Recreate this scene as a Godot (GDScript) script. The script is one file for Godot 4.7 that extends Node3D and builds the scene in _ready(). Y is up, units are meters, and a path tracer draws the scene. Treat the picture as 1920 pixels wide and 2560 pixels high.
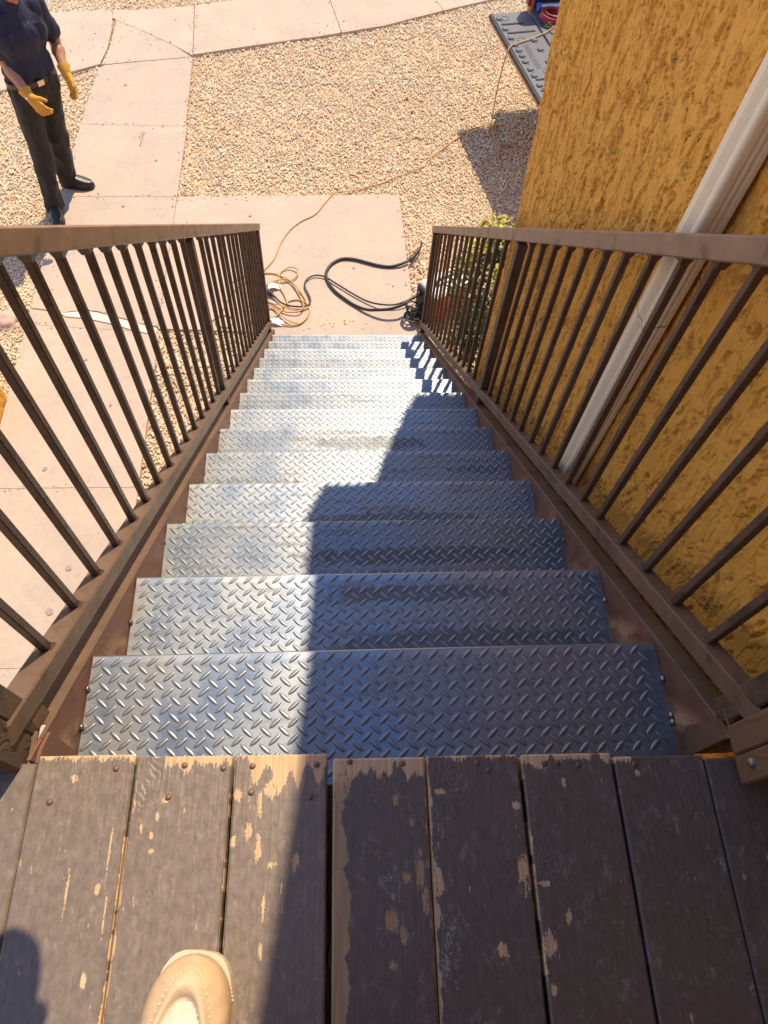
extends Node3D
# A steel staircase seen from the wooden deck at its head: brown railings, stucco wall on the right, gravel yard below.

const G := -2.985            # level of the concrete paving (the deck top is y = 0)
const S := 0.81684           # slope of the stairs
const RUN := 0.24486
const RISE := 0.2
const XL := -0.503           # inner faces of the two stringers
const XR := 0.562
const WX := 0.685            # face of the stucco wall

var rng := RandomNumberGenerator.new()

class Buf:
	var v := PackedVector3Array()
	var n := PackedVector3Array()
	var uv := PackedVector2Array()
	var col := PackedColorArray()
	var idx := PackedInt32Array()
	var mode := 0
	var usc := Vector2.ONE
	var uof := Vector2.ZERO
	var tint := Color.WHITE
	func uvof(p: Vector3) -> Vector2:
		var q := Vector2(p.x, p.z)
		if mode == 1: q = Vector2(p.z, p.y)
		elif mode == 2: q = Vector2(p.x, p.y)
		elif mode == 4: return Vector2((p.x + 0.62) / 0.00103 / 1240.0, ((p.z + 0.03) / 0.0009 if p.z < 0.4201 else 500.0 + (p.z - 0.42) / 0.0035) / 900.0)
		elif mode == 3: q = Vector2(-p.z, 0.01 - (p.y - 0.81684 * p.z))
		return q * usc + uof
	func vert(p: Vector3, nn: Vector3) -> int:
		v.append(p); n.append(nn); uv.append(uvof(p)); col.append(tint)
		return v.size() - 1
	func tri(a: Vector3, b: Vector3, c: Vector3) -> void:
		var nn := (b - a).cross(c - a)
		if nn.length_squared() < 1e-20: return
		nn = nn.normalized()
		var i := vert(a, nn); vert(b, nn); vert(c, nn)
		idx.append(i); idx.append(i + 2); idx.append(i + 1)
	func quad(a: Vector3, b: Vector3, c: Vector3, d: Vector3) -> void:
		var nn := (c - a).cross(d - b)
		if nn.length_squared() < 1e-20: return
		nn = nn.normalized()
		var i := vert(a, nn); vert(b, nn); vert(c, nn); vert(d, nn)
		for k in [0, 2, 1, 0, 3, 2]: idx.append(i + k)
	# a box with chamfered edges
	func box(c: Vector3, s: Vector3, bev := 0.0, bs := Basis()) -> void:
		var h := s * 0.5
		var bb: float = min(bev, min(h.x, min(h.y, h.z)) * 0.9)
		if bb <= 0.0:
			var P := []
			for i in 8: P.append(c + bs * Vector3(h.x if i & 1 else -h.x, h.y if i & 2 else -h.y, h.z if i & 4 else -h.z))
			for f in [[1, 3, 7, 5], [0, 4, 6, 2], [2, 6, 7, 3], [0, 1, 5, 4], [4, 5, 7, 6], [0, 2, 3, 1]]: quad(P[f[0]], P[f[1]], P[f[2]], P[f[3]])
			return
		var Q := {}
		for i in 8:
			var sg := Vector3(1 if i & 1 else -1, 1 if i & 2 else -1, 1 if i & 4 else -1)
			for ax in 3:
				var q := Vector3(h.x - bb, h.y - bb, h.z - bb)
				q[ax] = h[ax]
				Q[i * 3 + ax] = c + bs * (q * sg)
		var fs := [[1, 3, 7, 5], [0, 4, 6, 2], [2, 6, 7, 3], [0, 1, 5, 4], [4, 5, 7, 6], [0, 2, 3, 1]]
		for k in 6:
			var f: Array = fs[k]
			var ax := int(k / 2.0)
			quad(Q[f[0] * 3 + ax], Q[f[1] * 3 + ax], Q[f[2] * 3 + ax], Q[f[3] * 3 + ax])
		for i in 8:
			var out := Q[i * 3] as Vector3 - c
			var a: Vector3 = Q[i * 3]; var b: Vector3 = Q[i * 3 + 1]; var d: Vector3 = Q[i * 3 + 2]
			if (b - a).cross(d - a).dot(out) > 0: tri(a, b, d)
			else: tri(a, d, b)
			for ax in 3:
				var j := i | (1 << ax)
				if j == i: continue
				var o1 := (ax + 1) % 3; var o2 := (ax + 2) % 3
				var p0: Vector3 = Q[i * 3 + o1]; var p1: Vector3 = Q[j * 3 + o1]; var p2: Vector3 = Q[j * 3 + o2]; var p3: Vector3 = Q[i * 3 + o2]
				var mid := (p0 + p2) * 0.5 - c
				if (p2 - p0).cross(p3 - p1).dot(mid) > 0: quad(p0, p1, p2, p3)
				else: quad(p3, p2, p1, p0)
	# a rectangular bar from p to q; w across (along the x axis), h in the plane of the bar
	func bar(p: Vector3, q: Vector3, w: float, h: float, bev := 0.0) -> void:
		var z := (q - p).normalized()
		var x := Vector3.RIGHT if absf(z.x) < 0.9 else Vector3.BACK
		var y := z.cross(x).normalized()
		x = y.cross(z)
		box((p + q) * 0.5, Vector3(w, h, p.distance_to(q)), bev, Basis(x, y, z))
	# a prism over a polygon given in x and z
	func prism(poly: PackedVector2Array, y0: float, y1: float) -> void:
		var pts := poly
		if not Geometry2D.is_polygon_clockwise(pts):
			pts = poly.duplicate(); pts.reverse()
		var t := Geometry2D.triangulate_polygon(pts)
		for k in range(0, t.size(), 3):
			var a := pts[t[k]]; var b := pts[t[k + 1]]; var c := pts[t[k + 2]]
			var A := Vector3(a.x, y1, a.y); var B := Vector3(b.x, y1, b.y); var C := Vector3(c.x, y1, c.y)
			if (B - A).cross(C - A).y < 0:
				var T := B; B = C; C = T
			tri(A, B, C)
			var dn := Vector3(0, y0 - y1, 0)
			tri(A + dn, C + dn, B + dn)
		var ar := 0.0
		for k in pts.size(): ar += pts[k].cross(pts[(k + 1) % pts.size()])
		for k in pts.size():
			var a := pts[k]; var b := pts[(k + 1) % pts.size()]
			if ar > 0:
				var T := a; a = b; b = T
			quad(Vector3(a.x, y0, a.y), Vector3(b.x, y0, b.y), Vector3(b.x, y1, b.y), Vector3(a.x, y1, a.y))
	# a prism over a polygon in z and y, from x0 to x1
	func slab(poly: Array, x0: float, x1: float) -> void:
		var pts := PackedVector2Array(poly)
		var t := Geometry2D.triangulate_polygon(pts)
		for k in range(0, t.size(), 3):
			var A := Vector3(x1, pts[t[k]].y, pts[t[k]].x); var B := Vector3(x1, pts[t[k + 1]].y, pts[t[k + 1]].x); var C := Vector3(x1, pts[t[k + 2]].y, pts[t[k + 2]].x)
			if (B - A).cross(C - A).x < 0:
				var T := B; B = C; C = T
			tri(A, B, C)
			var d := Vector3(x0 - x1, 0, 0)
			tri(A + d, C + d, B + d)
		var mid := Vector2.ZERO
		for p in pts: mid += p / pts.size()
		var ar := 0.0
		for k in pts.size(): ar += pts[k].cross(pts[(k + 1) % pts.size()])
		for k in pts.size():
			var a := pts[k]; var b := pts[(k + 1) % pts.size()]
			if ar > 0:
				var T := a; a = b; b = T
			quad(Vector3(x0, a.y, a.x), Vector3(x0, b.y, b.x), Vector3(x1, b.y, b.x), Vector3(x1, a.y, a.x))
	# a smooth grid of points, rows x cols, outward on the side of (along cols) x (along rows)
	func grid(P: PackedVector3Array, rows: int, cols: int, closed := false, uvs := PackedVector2Array(), cs := PackedColorArray()) -> void:
		var base := v.size()
		var nn := PackedVector3Array(); nn.resize(P.size())
		var qi := PackedInt32Array()
		var cc := cols if closed else cols - 1
		for r in rows - 1:
			for c in cc:
				var a := r * cols + c; var b := r * cols + (c + 1) % cols; var d := (r + 1) * cols + c; var e := (r + 1) * cols + (c + 1) % cols
				var f := (P[e] - P[a]).cross(P[d] - P[b])
				nn[a] += f; nn[b] += f; nn[d] += f; nn[e] += f
				qi.append(base + a); qi.append(base + e); qi.append(base + b); qi.append(base + a); qi.append(base + d); qi.append(base + e)
		for k in P.size():
			v.append(P[k]); n.append(nn[k].normalized() if nn[k].length_squared() > 1e-30 else Vector3.UP)
			uv.append(uvs[k] if uvs.size() else uvof(P[k])); col.append(cs[k] if cs.size() else tint)
		idx.append_array(qi)
	func tube(pts: Array, r: float, sides := 8, r1 := -1.0, caps := true) -> void:
		var P := PackedVector3Array()
		var side := Vector3.UP
		var m := pts.size()
		for k in m:
			var t: Vector3 = (pts[min(k + 1, m - 1)] - pts[max(k - 1, 0)]).normalized()
			if k == 0 and absf(t.dot(side)) > 0.9: side = Vector3.RIGHT
			side = (side - t * side.dot(t)).normalized()
			var bi := t.cross(side)
			var rr: float = r if r1 < 0 else lerpf(r, r1, float(k) / (m - 1))
			for s in sides:
				var a := TAU * s / sides
				P.append(pts[k] + (side * cos(a) + bi * sin(a)) * rr)
		grid(P, m, sides, true)
		if caps:
			for s in range(1, sides - 1):
				tri(P[0], P[s + 1], P[s])
				var o := (m - 1) * sides
				tri(P[o], P[o + s], P[o + s + 1])
	func lathe(prof: Array, sides: int, at := Transform3D()) -> void:
		var P := PackedVector3Array()
		for q in prof:
			for s in sides:
				var a := -TAU * s / sides
				P.append(at * Vector3(q.x * cos(a), q.y, q.x * sin(a)))
		grid(P, prof.size(), sides, true)
	func mesh() -> ArrayMesh:
		var a := []
		a.resize(Mesh.ARRAY_MAX)
		a[Mesh.ARRAY_VERTEX] = v; a[Mesh.ARRAY_NORMAL] = n; a[Mesh.ARRAY_TEX_UV] = uv; a[Mesh.ARRAY_COLOR] = col; a[Mesh.ARRAY_INDEX] = idx
		var m := ArrayMesh.new()
		m.add_surface_from_arrays(Mesh.PRIMITIVE_TRIANGLES, a)
		return m

# a field of tapered capsules joined smoothly, meshed as surface nets
class Field:
	var h := 0.014
	var lo := Vector3.ZERO
	var nx := 0
	var ny := 0
	var nz := 0
	var f := PackedFloat32Array()
	func setup(a: Vector3, b: Vector3, cell: float) -> void:
		h = cell; lo = a
		nx = int((b.x - a.x) / h) + 2; ny = int((b.y - a.y) / h) + 2; nz = int((b.z - a.z) / h) + 2
		f.resize(nx * ny * nz); f.fill(1.0)
	func bone(a: Vector3, b: Vector3, ra: float, rb: float, k := 0.03, sc := Vector3.ONE) -> void:
		var m: float = max(ra, rb) * max(sc.x, max(sc.y, sc.z)) + k + h * 2.0
		var p0 := (Vector3(min(a.x, b.x), min(a.y, b.y), min(a.z, b.z)) - Vector3.ONE * m - lo) / h
		var p1 := (Vector3(max(a.x, b.x), max(a.y, b.y), max(a.z, b.z)) + Vector3.ONE * m - lo) / h
		var ab := (b - a) / sc
		var l2 := maxf(ab.length_squared(), 1e-9)
		for z in range(maxi(0, int(p0.z)), mini(nz, int(p1.z) + 2)):
			for y in range(maxi(0, int(p0.y)), mini(ny, int(p1.y) + 2)):
				var i := (z * ny + y) * nx
				for x in range(maxi(0, int(p0.x)), mini(nx, int(p1.x) + 2)):
					var q := (lo + Vector3(x, y, z) * h - a) / sc
					var t := clampf(q.dot(ab) / l2, 0.0, 1.0)
					var d := (q - ab * t).length() - lerpf(ra, rb, t)
					var o := f[i + x]
					if o > 0.9: f[i + x] = d
					else:
						var e := maxf(k - absf(d - o), 0.0) / k
						f[i + x] = minf(d, o) - e * e * k * 0.25
	func cut(c: Vector3, r: float, k := 0.008) -> void:       # a ball taken away
		for z in range(maxi(0, int((c.z - r - lo.z) / h) - 1), mini(nz, int((c.z + r - lo.z) / h) + 2)):
			for y in range(maxi(0, int((c.y - r - lo.y) / h) - 1), mini(ny, int((c.y + r - lo.y) / h) + 2)):
				for x in range(maxi(0, int((c.x - r - lo.x) / h) - 1), mini(nx, int((c.x + r - lo.x) / h) + 2)):
					var i := (z * ny + y) * nx + x
					f[i] = maxf(f[i], r - (lo + Vector3(x, y, z) * h - c).length())
	func below(y0: float, y1: float) -> void:                  # keep only what lies between two heights
		for z in nz:
			for y in ny:
				var py := lo.y + y * h
				var e := maxf(y0 - py, py - y1)
				for x in nx:
					var i := (z * ny + y) * nx + x
					if f[i] < 0.9: f[i] = maxf(f[i], e)
	func wrinkle(nz_: FastNoiseLite, amp: float, sc: Vector3) -> void:
		for z in nz:
			for y in ny:
				for x in nx:
					var i := (z * ny + y) * nx + x
					if absf(f[i]) < 0.05:
						var p := (lo + Vector3(x, y, z) * h) * sc
						f[i] += nz_.get_noise_3d(p.x, p.y, p.z) * amp
	func net(b: Buf) -> void:
		var id := PackedInt32Array(); id.resize(nx * ny * nz); id.fill(-1)
		var P := PackedVector3Array()
		var sy := nx; var sz := nx * ny
		var off := [0, 1, sy, sy + 1, sz, sz + 1, sz + sy, sz + sy + 1]
		var ed := [[0, 1], [2, 3], [4, 5], [6, 7], [0, 2], [1, 3], [4, 6], [5, 7], [0, 4], [1, 5], [2, 6], [3, 7]]
		for z in nz - 1:
			for y in ny - 1:
				for x in nx - 1:
					var i := z * sz + y * sy + x
					if absf(f[i]) > h * 2.5: continue
					var neg := 0
					for o in off:
						if f[i + o] < 0.0: neg += 1
					if neg == 0 or neg == 8: continue
					var s := Vector3.ZERO
					var c := 0
					for e in ed:
						var a: float = f[i + off[e[0]]]; var d: float = f[i + off[e[1]]]
						if (a < 0.0) != (d < 0.0):
							var t := a / (a - d)
							var q0 := Vector3(e[0] & 1, (e[0] >> 1) & 1, e[0] >> 2); var q1 := Vector3(e[1] & 1, (e[1] >> 1) & 1, e[1] >> 2)
							s += q0.lerp(q1, t); c += 1
					id[i] = P.size()
					P.append(lo + (Vector3(x, y, z) + s / c) * h)
		var nn := PackedVector3Array(); nn.resize(P.size())
		var qs := PackedInt32Array()
		for z in range(1, nz - 1):
			for y in range(1, ny - 1):
				for x in range(1, nx - 1):
					var i := z * sz + y * sy + x
					if id[i] < 0: continue
					for ax in 3:
						var st: int = [1, sy, sz][ax]
						var a := f[i]; var d := f[i + st]
						if (a < 0.0) == (d < 0.0): continue
						var u: int = [sy, sz, 1][ax]; var w: int = [sz, 1, sy][ax]
						var q := [id[i], id[i - u], id[i - u - w], id[i - w]]
						if q[0] < 0 or q[1] < 0 or q[2] < 0 or q[3] < 0: continue
						if a < 0.0: q.reverse()
						# outward = the order below read as right-handed
						var fn := (P[q[2]] - P[q[0]]).cross(P[q[3]] - P[q[1]])
						var outw := Vector3.ZERO; outw[ax] = 1.0 if a < 0.0 else -1.0
						if fn.dot(outw) < 0.0:
							q.reverse(); fn = -fn
						for k in 4: nn[q[k]] += fn
						for k in [0, 2, 1, 0, 3, 2]: qs.append(q[k])
		var base := b.v.size()
		for k in P.size():
			b.v.append(P[k]); b.n.append(nn[k].normalized()); b.uv.append(Vector2(P[k].x, P[k].y)); b.col.append(b.tint)
		for k in qs: b.idx.append(base + k)

# ------------------------------------------------------------------ helpers
func lin(r: float, g: float, b: float) -> Color:
	return Color(r, g, b).linear_to_srgb()

func mat(c: Color, rough: float, metal := 0.0) -> StandardMaterial3D:
	var m := StandardMaterial3D.new()
	m.albedo_color = c; m.roughness = rough; m.metallic = metal
	return m

func noise(seed_: int, freq: float, oct := 4, type := FastNoiseLite.TYPE_SIMPLEX_SMOOTH) -> FastNoiseLite:
	var n := FastNoiseLite.new()
	n.seed = seed_; n.frequency = freq; n.noise_type = type; n.fractal_octaves = oct
	if oct <= 1: n.fractal_type = FastNoiseLite.FRACTAL_NONE
	return n

func seamless(n: FastNoiseLite, size: int) -> PackedByteArray:
	var im := n.get_seamless_image(size, size)
	im.convert(Image.FORMAT_L8)
	return im.get_data()

func tex(data: PackedByteArray, w: int, h: int, rgb := true) -> ImageTexture:
	return ImageTexture.create_from_image(Image.create_from_data(w, h, false, Image.FORMAT_RGB8 if rgb else Image.FORMAT_L8, data))

func s8(x: float) -> int:
	return clampi(int(pow(clampf(x, 0.0, 1.0), 0.4545) * 255.0), 0, 255)

# a repeating colour texture: base colour times 1 + (noise a, noise b, grain)
func mottled(size: int, base: Vector3, seed_: int, fa: float, aa: float, fb: float, ab: float, grain: float, tone := Vector3.ZERO) -> ImageTexture:
	var A := seamless(noise(seed_, fa, 4), size)
	var B := seamless(noise(seed_ + 1, fb, 3), size)
	var d := PackedByteArray(); d.resize(size * size * 3)
	var r := RandomNumberGenerator.new(); r.seed = seed_
	for i in size * size:
		var k := 1.0 + (A[i] / 255.0 - 0.5) * aa + (B[i] / 255.0 - 0.5) * ab + (r.randf() - 0.5) * grain
		var t := (A[i] / 255.0 - 0.5) * 2.0
		d[i * 3] = s8(base.x * k * (1.0 + tone.x * t)); d[i * 3 + 1] = s8(base.y * k * (1.0 + tone.y * t)); d[i * 3 + 2] = s8(base.z * k * (1.0 + tone.z * t))
	return tex(d, size, size)

func height_tex(size: int, seed_: int, fa: float, fb: float, mixb: float, oct := 4) -> ImageTexture:
	var A := seamless(noise(seed_, fa, oct), size)
	var B := seamless(noise(seed_ + 1, fb, 2), size)
	var d := PackedByteArray(); d.resize(size * size)
	for i in size * size: d[i] = int(lerpf(A[i], B[i], mixb))
	return tex(d, size, size, false)

func tri_map(m: StandardMaterial3D, scale: float, world := false) -> void:
	m.uv1_triplanar = true; m.uv1_world_triplanar = world; m.uv1_scale = Vector3.ONE * scale

func bump(m: StandardMaterial3D, t: Texture2D, cm: float) -> void:
	m.heightmap_enabled = true; m.heightmap_texture = t; m.heightmap_scale = cm

func thing(called: String, label: String, category: String, at := Vector3.ZERO, group := "") -> Node3D:
	var o := Node3D.new()
	o.name = called; o.position = at
	add_child(o, true)
	tag(o, label, category, group)
	return o

func tag(o: Node3D, label: String, category: String, group := "") -> void:
	o.set_meta("label", label); o.set_meta("category", category)
	if group: o.set_meta("group", group)

# a mesh whose points are given in world axes, under a thing (or a part of one)
func part(root: Node3D, called: String, m: Mesh, material: Material, label := "") -> MeshInstance3D:
	var o := MeshInstance3D.new()
	o.name = called; o.mesh = m; o.material_override = material
	var off := Vector3.ZERO
	var p: Node = root
	while p is Node3D and p != self:
		off += p.position; p = p.get_parent()
	o.position = -off
	root.add_child(o, true)
	if label: o.set_meta("label", label)
	return o

func local_part(root: Node3D, called: String, m: Mesh, material: Material, at: Transform3D) -> MeshInstance3D:
	var o := MeshInstance3D.new()
	o.name = called; o.mesh = m; o.material_override = material; o.transform = at
	root.add_child(o, true)
	return o

func single(called: String, m: Mesh, material: Material, label: String, category: String) -> MeshInstance3D:
	var o := MeshInstance3D.new()
	o.name = called; o.mesh = m; o.material_override = material
	add_child(o, true)
	tag(o, label, category)
	return o

func structure(called: String, m: Mesh, material: Material) -> MeshInstance3D:
	var o := MeshInstance3D.new()
	o.name = called; o.mesh = m; o.material_override = material
	o.set_meta("kind", "structure")
	add_child(o, true)
	return o

func curve(pts: Array, y: float, r: float, lift := 0.0) -> Array:   # a smooth line through x, z points on the ground
	var P := []
	for p in pts: P.append(Vector3(p[0], p[2] if p.size() > 2 else y + r, p[1]))
	var out := []
	for k in P.size() - 1:
		var a: Vector3 = P[max(k - 1, 0)]; var b: Vector3 = P[k]; var c: Vector3 = P[k + 1]; var d: Vector3 = P[min(k + 2, P.size() - 1)]
		var st := clampi(int(b.distance_to(c) / 0.02), 2, 14)
		for s in st: out.append(b.cubic_interpolate(c, a, d, float(s) / st))
	out.append(P[-1])
	if lift > 0:
		var nn := noise(7, 2.0, 1)
		for k in out.size(): out[k].y += maxf(0.0, nn.get_noise_2d(k * 0.05, 3.0)) * lift
	return out

func flat(poly: Array) -> PackedVector2Array:
	var o := PackedVector2Array()
	for p in poly: o.append(Vector2(p[0], p[1]))
	return o

# ------------------------------------------------------------------ materials
var M := {}

func materials() -> void:
	var bmp_fine := height_tex(512, 11, 0.05, 0.2, 0.5)
	var bmp_coarse := height_tex(512, 13, 0.012, 0.06, 0.35)
	M.bmp_fine = bmp_fine
	var p := mat(Color.WHITE, 0.42)
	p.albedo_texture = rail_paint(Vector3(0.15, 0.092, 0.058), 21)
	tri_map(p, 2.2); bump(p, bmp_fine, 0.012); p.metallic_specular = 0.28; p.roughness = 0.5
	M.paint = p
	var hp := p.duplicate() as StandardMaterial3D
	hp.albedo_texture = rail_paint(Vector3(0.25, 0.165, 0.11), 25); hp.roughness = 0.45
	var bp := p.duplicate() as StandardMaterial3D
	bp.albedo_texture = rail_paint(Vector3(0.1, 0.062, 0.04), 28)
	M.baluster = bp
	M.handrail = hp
	M.weld = mat(lin(0.3, 0.29, 0.28), 0.3, 0.9)
	var ste := mat(lin(0.235, 0.25, 0.262), 0.44, 0.7)
	M.lug = ste
	var con := mat(Color.WHITE, 0.92)
	con.albedo_texture = paving()
	con.vertex_color_use_as_albedo = true
	tri_map(con, 0.5, true); bump(con, height_tex(512, 33, 0.08, 0.3, 0.5), 0.12)
	M.concrete = con
	M.gum = mat(lin(0.34, 0.27, 0.22), 0.9)
	M.rock = mat(lin(0.5, 0.34, 0.26), 0.9)
	M.mortar = mat(lin(0.66, 0.58, 0.47), 0.9)
	var dirt := mat(Color.WHITE, 0.97)
	dirt.albedo_texture = mottled(512, Vector3(0.58, 0.41, 0.25), 41, 0.01, 0.5, 0.06, 0.5, 0.5, Vector3(0.05, 0.0, -0.08))
	tri_map(dirt, 0.8, true); bump(dirt, bmp_coarse, 1.0)
	M.dirt = dirt
	var peb := mat(Color.WHITE, 0.85)
	peb.vertex_color_use_as_albedo = true
	M.pebble = peb
	var stu := mat(Color.WHITE, 0.75)
	stu.albedo_texture = mottled(512, Vector3(0.72, 0.365, 0.05), 51, 0.006, 0.1, 0.05, 0.08, 0.05, Vector3(0.0, 0.02, 0.04))
	tri_map(stu, 1.05); bump(stu, trowel(), 0.75)
	M.stucco = stu
	M.roof = mat(lin(0.1, 0.065, 0.04), 0.9)
	var dsp := mat(Color.WHITE, 0.45)
	dsp.albedo_texture = mottled(256, Vector3(0.8, 0.71, 0.54), 61, 0.01, 0.06, 0.08, 0.04, 0.03)
	tri_map(dsp, 1.5)
	M.cream = dsp
	var tim := mat(Color.WHITE, 0.75)
	tim.albedo_texture = grain(71, Vector3(0.105, 0.07, 0.045), 0.7)
	tri_map(tim, 3.0); bump(tim, grain(71, Vector3(0.5, 0.5, 0.5), 1.2), 0.5)
	M.timber = tim
	var tim2 := mat(Color.WHITE, 0.6)
	tim2.albedo_texture = grain(72, Vector3(0.15, 0.083, 0.04), 0.35)
	tri_map(tim2, 3.0); bump(tim2, grain(72, Vector3(0.5, 0.5, 0.5), 0.8), 0.2)
	M.timber_red = tim2
	M.siding = mat(lin(0.05, 0.034, 0.024), 0.8)
	M.crack = mat(lin(0.012, 0.008, 0.006), 1.0)
	M.nail = mat(lin(0.2, 0.11, 0.07), 0.55, 0.5)
	M.bolt = mat(lin(0.25, 0.2, 0.17), 0.4, 0.7)
	# people
	var fab := mat(lin(0.014, 0.018, 0.045), 0.8)
	fab.rim_enabled = true; fab.rim = 0.35
	tri_map(fab, 6.0); bump(fab, bmp_fine, 0.06)
	M.navy = fab
	var trou := fab.duplicate() as StandardMaterial3D
	trou.albedo_color = lin(0.016, 0.013, 0.012)
	M.black_cloth = trou
	M.jeans = fab.duplicate()
	M.jeans.albedo_color = lin(0.04, 0.06, 0.11)
	M.tee = fab.duplicate()
	M.tee.albedo_color = lin(0.18, 0.17, 0.16)
	M.skin = mat(lin(0.42, 0.2, 0.11), 0.5)
	M.skin.subsurf_scatter_enabled = true; M.skin.subsurf_scatter_strength = 0.08
	M.hair = mat(lin(0.03, 0.02, 0.014), 0.5)
	M.eye = mat(lin(0.6, 0.58, 0.55), 0.2)
	M.lip = mat(lin(0.36, 0.13, 0.09), 0.45)
	M.glove = mat(lin(0.58, 0.3, 0.035), 0.75)
	tri_map(M.glove, 9.0); bump(M.glove, bmp_coarse, 0.15)
	M.leather_black = mat(lin(0.02, 0.019, 0.018), 0.38)
	M.belt = mat(lin(0.09, 0.04, 0.02), 0.4)
	M.brass = mat(lin(0.75, 0.6, 0.35), 0.25, 0.9)
	var sue := mat(Color.WHITE, 0.95)
	sue.vertex_color_use_as_albedo = true
	sue.albedo_texture = mottled(256, Vector3(1.0, 1.0, 1.0), 81, 0.02, 0.3, 0.1, 0.25, 0.2)
	tri_map(sue, 9.0); bump(sue, bmp_fine, 0.06)
	M.suede = sue
	M.thread = mat(lin(0.62, 0.5, 0.33), 0.9)
	M.sole = mat(lin(0.58, 0.47, 0.33), 0.8)
	# the yard
	M.rubber = mat(lin(0.016, 0.016, 0.018), 0.45)
	M.cord = mat(lin(0.52, 0.33, 0.1), 0.5)
	M.cord_tan = mat(lin(0.5, 0.3, 0.11), 0.5)
	M.cord_orange = mat(lin(0.55, 0.26, 0.06), 0.5)
	M.paper = mat(lin(0.8, 0.78, 0.74), 0.8)
	M.red = mat(lin(0.42, 0.02, 0.02), 0.4)
	M.white_paint = mat(lin(0.78, 0.76, 0.76), 0.35)
	M.silver = mat(lin(0.62, 0.62, 0.64), 0.35, 0.9)
	M.blue = mat(lin(0.04, 0.12, 0.5), 0.4)
	M.hose = mat(lin(0.4, 0.05, 0.06), 0.45)
	M.copper = mat(lin(0.5, 0.22, 0.1), 0.35, 0.9)
	var lin_ := mat(lin(0.115, 0.118, 0.125), 0.48)
	tri_map(lin_, 12.0); bump(lin_, bmp_fine, 0.02)
	M.liner = lin_
	M.liner_dark = mat(lin(0.025, 0.025, 0.027), 0.6)
	M.truck = mat(lin(0.4, 0.19, 0.11), 0.35, 0.1)
	M.truck.clearcoat_enabled = true; M.truck.clearcoat = 0.8; M.truck.clearcoat_roughness = 0.08
	M.lamp_red = mat(lin(0.35, 0.02, 0.015), 0.15)
	M.bark = mat(lin(0.12, 0.08, 0.05), 0.9)
	for k in [["leaf", 0.045, 0.1, 0.016], ["leaf_yellow", 0.34, 0.33, 0.03]]:
		var lf := mat(lin(k[1], k[2], k[3]), 0.45)
		lf.vertex_color_use_as_albedo = true
		lf.cull_mode = BaseMaterial3D.CULL_DISABLED
		lf.backlight_enabled = true; lf.backlight = Color(0.5, 0.55, 0.2)
		M[k[0]] = lf
	M.dry_leaf = mat(lin(0.5, 0.27, 0.07), 0.8)
	M.yellow_stucco = M.stucco.duplicate()
	steel(); rust(); deck_paint()

# relief of the stucco: short torn flecks drawn downwards, hair cracks and fine sand
func trowel() -> ImageTexture:
	var N := 1024
	var A := seamless(noise(53, 0.0105, 3), N); var B := seamless(noise(54, 0.006, 2), N); var C := seamless(noise(55, 0.09, 2), N); var D := seamless(noise(56, 0.008, 4), N)
	var d := PackedByteArray(); d.resize(N * N)
	for y in N:
		for x in N:
			var a := A[y * N + (x * 4 + (y >> 1)) % N] / 255.0
			var g := B[y * N + (x * 2) % N] / 255.0
			var q := D[y * N + (x * 3 + y) % N] / 255.0
			var fl := smoothstep(0.6, 0.68, a) * smoothstep(0.42, 0.56, g)
			var ck := clampf(1.0 - absf(q - 0.47) / 0.018, 0.0, 1.0) * smoothstep(0.5, 0.62, 1.0 - g + (a - 0.5) * 0.5)
			var sand := C[y * N + x] / 255.0 - 0.5
			d[y * N + x] = clampi(int(255.0 * (0.7 - 0.45 * fl - 0.4 * ck + 0.1 * sand + 0.1 * smoothstep(0.42, 0.32, a))), 0, 255)
	return tex(d, N, N, false)

# broom-finished concrete: mottling, fine aggregate, a few rust and oil spots
func paving() -> ImageTexture:
	var N := 1024
	var A := seamless(noise(31, 0.004, 5), N); var B := seamless(noise(32, 0.03, 3), N); var C := seamless(noise(33, 0.012, 3), N)
	var d := PackedByteArray(); d.resize(N * N * 3)
	var r := RandomNumberGenerator.new(); r.seed = 31
	for i in N * N:
		var k := 1.0 + (A[i] / 255.0 - 0.5) * 0.14 + (B[i] / 255.0 - 0.5) * 0.12 + (r.randf() - 0.5) * 0.26
		var t := (A[i] / 255.0 - 0.5) * 0.08
		var st := clampf((C[i] / 255.0 - 0.78) * 3.0, 0.0, 0.2)
		if r.randf() < 0.012: k *= r.randf_range(0.4, 0.8)
		d[i * 3] = s8(0.52 * k * (1.0 + t) * (1.0 - st * 0.35)); d[i * 3 + 1] = s8(0.398 * k * (1.0 - st * 0.45)); d[i * 3 + 2] = s8(0.3 * k * (1.0 - t) * (1.0 - st * 0.55))
	return tex(d, N, N)

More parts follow.
